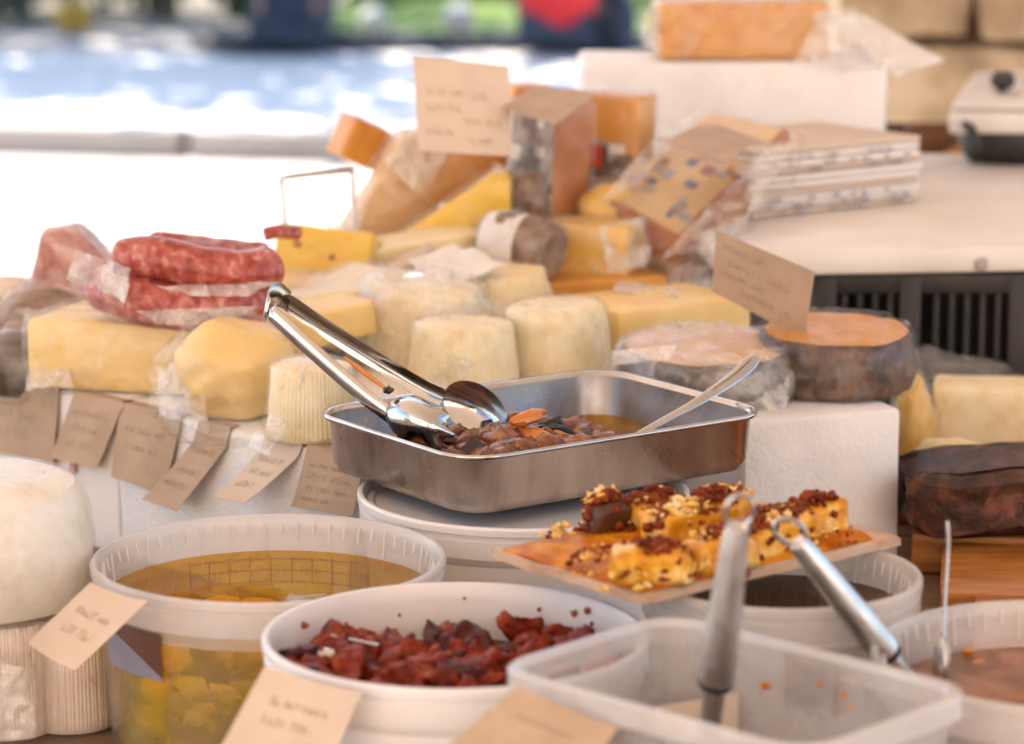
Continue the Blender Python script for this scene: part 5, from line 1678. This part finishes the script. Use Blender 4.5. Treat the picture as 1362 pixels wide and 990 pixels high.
flatspots = [(bpx(745, 722, BT), (.05, .03), 38, B1 + .006), (bpx(795, 752, BT), (.05, .03), 38, B1 + .006), (bpx(1105, 716, BT), (.04, .03), 38, B1 + .005), (bpx(850, 775, BT), (.05, .015), 38, B1 + .006), (bpx(940, 765, BT), (.05, .02), 38, B1 + .005), (bpx(820, 735, BT), (.04, .03), 38, B1 + .006)]
mk('sauce_crumbs', crumbs([(p, (s[0], s[1], 0), rz, z + .003) for p, s, rz, z in flatspots], 170, .0025, .006, 3), 'crumbyel', label='yellow cheese crumbs scattered in the orange sauce', cat='crumbs', kind='stuff', sharp=0)
mk('sauce_crumbs', crumbs([(p, (s[0], s[1], 0), rz, z + .003) for p, s, rz, z in flatspots], 120, .002, .005, 4), 'crumbred', label='dark red crumbs scattered in the orange sauce', cat='crumbs', kind='stuff', sharp=0)

# ---------------------------------------------------------------- steel pan
PL, PF, PR = Vector((-.145, 2.358, 0)), Vector((-.0175, 2.21, 0)), Vector((.199, 2.365, 0))
PB = PL + PR - PF
pc = (PL + PR) / 2
prz = math.degrees(math.atan2(PR.y - PF.y, PR.x - PF.x))
pc = pc + Vector((-.004, .012, 0))
pl_, pw_ = (PR - PF).length / 2 + .020, (PF - PL).length / 2 + .017
Z0, Z1 = .8965, .947
pan = empty('steel_pan', (pc.x, pc.y, Z0), 'worn rectangular steel pan of oily vegetables resting on the white round tub', 'pan')
rings = [(pl_ - .022, pw_ - .022, .02, Z0), (pl_ - .0125, pw_ - .0125, .027, Z0 + .003), (pl_ - .0085, pw_ - .0085, .031, Z0 + .010), (pl_ - .0055, pw_ - .0055, .034, Z1 - .004),
         (pl_ - .0045, pw_ - .0045, .035, Z1 - .003)]
mk('pan_body', loft(rings, (pc.x, pc.y, 0), prz, cap_last=False, cap_first=True, n=12), 'steel', pan, sharp=60)
rim = [(pl_ - .0045, pw_ - .0045, .035, Z1 - .003), (pl_ - .001, pw_ - .001, .038, Z1 - .0042), (pl_, pw_, .039, Z1 - .002), (pl_ - .001, pw_ - .001, .038, Z1), (pl_ - .0045, pw_ - .0045, .035, Z1 - .0008), (pl_ - .0065, pw_ - .0065, .0335, Z1 - .004)]
mk('rolled_rim', loft(rim, (pc.x, pc.y, 0), prz, cap_last=False, n=12), 'bright_steel', pan, sharp=80)
inn = [(pl_ - .0065, pw_ - .0065, .0335, Z1 - .004), (pl_ - .0105, pw_ - .0105, .030, Z0 + .012), (pl_ - .0145, pw_ - .0145, .026, Z0 + .005), (pl_ - .024, pw_ - .024, .018, Z0 + .0015)]
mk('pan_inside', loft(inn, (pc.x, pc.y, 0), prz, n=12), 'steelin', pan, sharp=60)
PZ = Z0 + .0135
mk('pan_oil', loft([(pl_ - .0112, pw_ - .0112, .0295, PZ), (pl_ * .5, pw_ * .5, .01, PZ + .0002)], (pc.x, pc.y, 0), prz, n=12), 'panoil', label='thin golden oil in the bottom of the steel pan', cat='oil', sharp=0)
MP = TR((pc.x, pc.y, PZ), prz)
nveg = 0
for i in range(290):
    u, v = rnd.uniform(-.93, .46), rnd.uniform(-.9, .85)
    if u > .1 and v > .1: continue
    if u > .2 and rnd.random() < .4: continue
    if v > .45 and rnd.random() < .5: continue
    hgt = .004 + .022 * max(0, 1 - ((u + .35) / .75) ** 2) * max(0, 1 - ((v + .25) / 1.0) ** 2) * rnd.uniform(.4, 1.2)
    p = MP @ Vector((u * (pl_ - .028), v * (pw_ - .028), hgt))
    s = rnd.uniform(.020, .038)
    k = rnd.random()
    if k < .40:
        VF = box(p - Vector((0, 0, .004)), (s, s * .7, .006), rnd.uniform(0, 360), rnd.uniform(-50, 50), rnd.uniform(-40, 40), bev=.0015, amp=.004, cuts=2, seed=i, nscale=60)
        mk('aubergine_piece', VF, 'vegdark', label='black-skinned aubergine piece in the oily steel pan', cat='vegetable', group='black aubergine pieces in the pan')
    elif k < .90:
        VF = lump(p, (s * 1.1, s * rnd.uniform(.6, .9), s * rnd.uniform(.5, .75)), rnd.uniform(0, 360), rnd.uniform(-35, 35), rnd.uniform(-35, 35), amp=.34, ns=1.5, seed=i + 500, sub=3, ridged=True)
        mk('vegetable_piece', VF, 'vegbrown', sharp=0, label='glistening brown fried vegetable piece in the steel pan', cat='vegetable', group='brown vegetable pieces in the pan')
    else:
        VF = lump(p + Vector((0, 0, .003)), (s * 1.1, s * .5, s * .35), rnd.uniform(0, 360), rnd.uniform(-30, 30), rnd.uniform(-30, 30), amp=.3, seed=i + 500, sub=3)
        mk('pepper_piece', VF, 'vegorange', sharp=0, label='orange roasted pepper piece among the brown vegetables in the pan', cat='vegetable', group='orange pepper pieces in the pan')
p = at(702, 556, 2.325)
mk('pepper_piece', lump(p, (.032, .014, .012), 20, 0, -12, amp=.25, seed=77), 'vegorange', label='largest bright orange pepper strip, on top of the heap right of the tongs', cat='vegetable')

# spoon handle in pan
sp_pts = smooth_pts([at(1006, 475, 2.45), at(975, 503, 2.425), at(930, 533, 2.395), at(885, 558, 2.37), at(850, 578, 2.35)], 5)
t = empty('spoon', sp_pts[-1], 'plain steel spoon leaning on the far rim of the steel pan', 'spoon')
k = len(sp_pts)
rr = [(.0062 if i < 2 else .0068 - .0038 * min(1, i / 13)) for i in range(k)]
rr[0] = .0035; rr[1] = .0058
mk('spoon_handle', tube(sp_pts, rr, 12, flatten=.28, up=(0.3, -0.5, 0.8)), 'bright_steel', t)
e = sp_pts[-1]
mk('spoon_bowl', lump(e + Vector((-.014, -.012, -.006)), (.045, .03, .008), rz=40, amp=.03, sub=3), 'bright_steel', t)
for s in (-1, 1):
    G = [q + Vector((0, -.0008, .0019)) + Vector((0, 0, .0012 * s)) for q in sp_pts[1:9]]
    mk('engraved_line', tube(G, .0003, 4), 'black', t)

# ---------------------------------------------------------------- tongs
def strip(pts, wid, th, up, cup=0.0, nw=6):
    """metal strip with a shallow channel; pts centre line, wid list of half widths, up = face normal"""
    P = [Vector(p) for p in pts]
    k = len(P)
    U = Vector(up)
    V = []
    for side in (0, 1):
        for i in range(k):
            t_ = (P[min(i + 1, k - 1)] - P[max(i - 1, 0)]).normalized()
            n_ = (U - t_ * U.dot(t_)).normalized()
            b_ = t_.cross(n_)
            for j in range(nw + 1):
                s = -1 + 2 * j / nw
                cu = cup[i] if isinstance(cup, list) else cup
                V.append(P[i] + b_ * (wid[i] * s) + n_ * (cu * (s * s) - side * th))
    F = []
    w1 = nw + 1
    o = k * w1
    for i in range(k - 1):
        for j in range(nw):
            a = i * w1 + j
            F.append((a, a + 1, a + w1 + 1, a + w1))
            F.append((o + a, o + a + w1, o + a + w1 + 1, o + a + 1))
        a = i * w1
        F.append((a, a + w1, o + a + w1, o + a))
        a = i * w1 + nw
        F.append((a, o + a, o + a + w1, a + w1))
    for j in range(nw):
        F.append((j, o + j, o + j + 1, j + 1))
        a = (k - 1) * w1 + j
        F.append((a, a + 1, o + a + 1, o + a))
    return V, F

tg = empty('serving_tongs', at(600, 575, 2.33), 'shiny steel serving tongs with scalloped spoon ends standing in the pan', 'tongs')
# near arm
NA = smooth_pts([at(357, 413, 2.375), at(366, 423, 2.37), at(420, 473, 2.355), at(480, 526, 2.335), at(522, 558, 2.322)], 6)
k = len(NA)
Wn = [.0058 + .0010 * min(1, i / 6) for i in range(k)]
upn = Vector((.2, -.9, -.38))
mk('arm', strip(NA, Wn, .001, upn, cup=-.0025), 'bright_steel', tg, sharp=50)
# far arm
FA = smooth_pts([at(372, 397, 2.405), at(385, 402, 2.41), at(440, 440, 2.415), at(510, 484, 2.41), at(560, 514, 2.40), at(590, 528, 2.39)], 6)
k = len(FA)
Wf = [.0066 + .001 * min(1, i / 6) for i in range(k)]
upf = Vector((-.45, -.88, .02))
mk('arm', strip(FA, Wf, .001, upf, cup=.0025), 'bright_steel', tg, sharp=50)
# hinge bend
H = smooth_pts([at(357, 412, 2.375), at(354, 402, 2.378), at(360, 391, 2.388), at(372, 391, 2.400), at(384, 402, 2.41)], 6)
hv = (at(340, 425, 2.38) - at(372, 397, 2.38)).normalized()
V, F = [], []
for i, p in enumerate(H):
    for s in (-1, 1):
        V.append(p + Vector((-.002, 0, -.0085)) * s)
for i in range(len(H) - 1):
    F.append((2 * i, 2 * i + 1, 2 * i + 3, 2 * i + 2))
hb = mk('spring_bend', (V, F), 'bright_steel', tg, sharp=0)
md = hb.modifiers.new('thick', 'SOLIDIFY'); md.thickness = .001; md.offset = 0
# scalloped spoon heads
def spoon_head(c, length, width, axis, normal, depth, scallop=0, th=.001):
    axis = Vector(axis).normalized()
    n_ = Vector(normal); n_ = (n_ - axis * n_.dot(axis)).normalized()
    b_ = axis.cross(n_)
    V = []
    nr, ns = 8, 40
    rings = []
    for side in (0, 1):
        for j in range(nr + 1):
            r = j / nr
            for i in range(ns):
                a = 2 * math.pi * i / ns
                rr = r
                if scallop and math.cos(a) > -.2:
                    rr *= 1 + .10 * (1 if math.sin(a * scallop) > 0 else -1) * (r > .8)
                z = -depth * (1 - r * r)
                V.append(Vector(c) + axis * (math.cos(a) * rr * length / 2) + b_ * (math.sin(a) * rr * width / 2) + n_ * (z - side * th))
    F = []
    o = (nr + 1) * ns
    for j in range(nr):
        for i in range(ns):
            i2 = (i + 1) % ns
            a, b, c2, d = j * ns + i, j * ns + i2, (j + 1) * ns + i2, (j + 1) * ns + i
            F.append((a, b, c2, d))
            F.append((o + a, o + d, o + c2, o + b))
    for i in range(ns):
        i2 = (i + 1) % ns
        F.append((nr * ns + i, nr * ns + i2, o + nr * ns + i2, o + nr * ns + i))
    return V, F
ax = (at(655, 556, 2.36) - at(590, 520, 2.39))
mk('spoon_head', spoon_head(at(632, 545, 2.372), .066, .042, ax, (-.62, -.76, .12), .012), 'bright_steel', tg, sharp=70)
ax2 = (at(592, 582, 2.30) - at(520, 540, 2.325))
mk('spoon_head', spoon_head(at(557, 562, 2.312), .060, .038, ax2, (.2, .8, -.55), .019, 7), 'bright_steel', tg, sharp=70)
mk('food_scrap', lump(at(516, 519, 2.33), (.009, .008, .007), amp=.4, seed=3, sub=2), 'vegdark', label='dark food scrap stuck to the tongs', cat='food scrap')
mk('chilli_strip', tube(smooth_pts([at(458, 475, 2.352), at(490, 500, 2.342), at(520, 522, 2.332)], 4), [.0008, .0016, .002, .0022, .0022, .002, .0018, .0014, .0008], 8), 'vegorange', label='thin orange pepper strip lying along the tongs near arm', cat='vegetable')

# ---------------------------------------------------------------- left: big white cheese and small ridged ones
CW = Vector((-.392, 2.142, .848))
prof = [(0, 0), (.06, 0), (.076, .006), (.0825, .02), (.082, .05), (.077, .08), (.071, .093), (.06, .0985), (.03, .1), (0, .1)]
def mod(a, r, z):
    q = nvec((math.cos(a) * r * 16, math.sin(a) * r * 16, z * 16), 1.0, 3)
    return r + q.x * .004 * (r > .02), z + q.y * .0025
wrapped('white_cheese', lathe(CW, prof, 96, mod, cap=False), 'ricottawhite', 'big round white cheese with cloth texture at the picture edge, stacked on smaller ones', film='filmclear', seed=101, inflate=.001, amp=.0012, ns=22)
for i, (px, Y, lb) in enumerate(((96, 2.135, 'small ridged pinkish cheese in film at the table edge beside the oil tub'), (12, 2.12, 'small ridged cheese in crumpled film under the big white cheese, at the picture edge'))):
    x = at(px, 930, Y).x
    wrapped('ridged_cheese', fluted((x, Y, TZ + .001), .0335, .032, .084, 72, seed=110 + i), 'pinkish', lb, film='filmclear' if i == 0 else 'film', seed=110 + i, amp=.0015 if i == 0 else .003,
            tails=[] if i == 0 else [(at(-20, 880, 2.05), at(45, 890, 2.06), at(50, 985, 2.05), at(-20, 990, 2.04))])
x = -.43
wrapped('ridged_cheese', fluted((x, 2.2, TZ + .001), .0335, .032, .084, 38, seed=113), 'pinkish', 'rear small ridged cheese hidden under the big white cheese', film=None, seed=113)
# label papers on tubs
card('greyish curled price paper clipped between big white cheese and oil tub', [(120, 775, 1.985), (197, 800, 1.975), (100, 892, 1.955), (36, 856, 1.96)], 120, 'paperpale', lines=[(.15, .8, .35, .1), (.2, .75, .6, .12)], bow=.006)
card('pale price paper stuck to the front of the white tomato tub', [(352, 886, 1.785), (482, 922, 1.765), (430, 1040, 1.75), (285, 1010, 1.755)], 121, 'paperpale', lines=[(.2, .8, .3, .08), (.2, .7, .5, .1)], bow=.005)
card('plain tan price paper propped against the front rectangular tub', [(690, 912, 1.688), (822, 966, 1.66), (760, 1060, 1.63), (585, 1000, 1.66)], 122, 'paper', lines=[(.2, .8, .3, .08)], bow=.004)
mk('red_sticker', surf(tubsurf(T2, .1265, 232, 252, .80, .845, 0, .0015), 6, 4, .0004), 'red', t2)
mk('sticker_text', surf(tubsurf(T2, .1265, 236, 250, .828, .832, 0, .0022), 6, 1, .0004), 'paperwhite', t2)
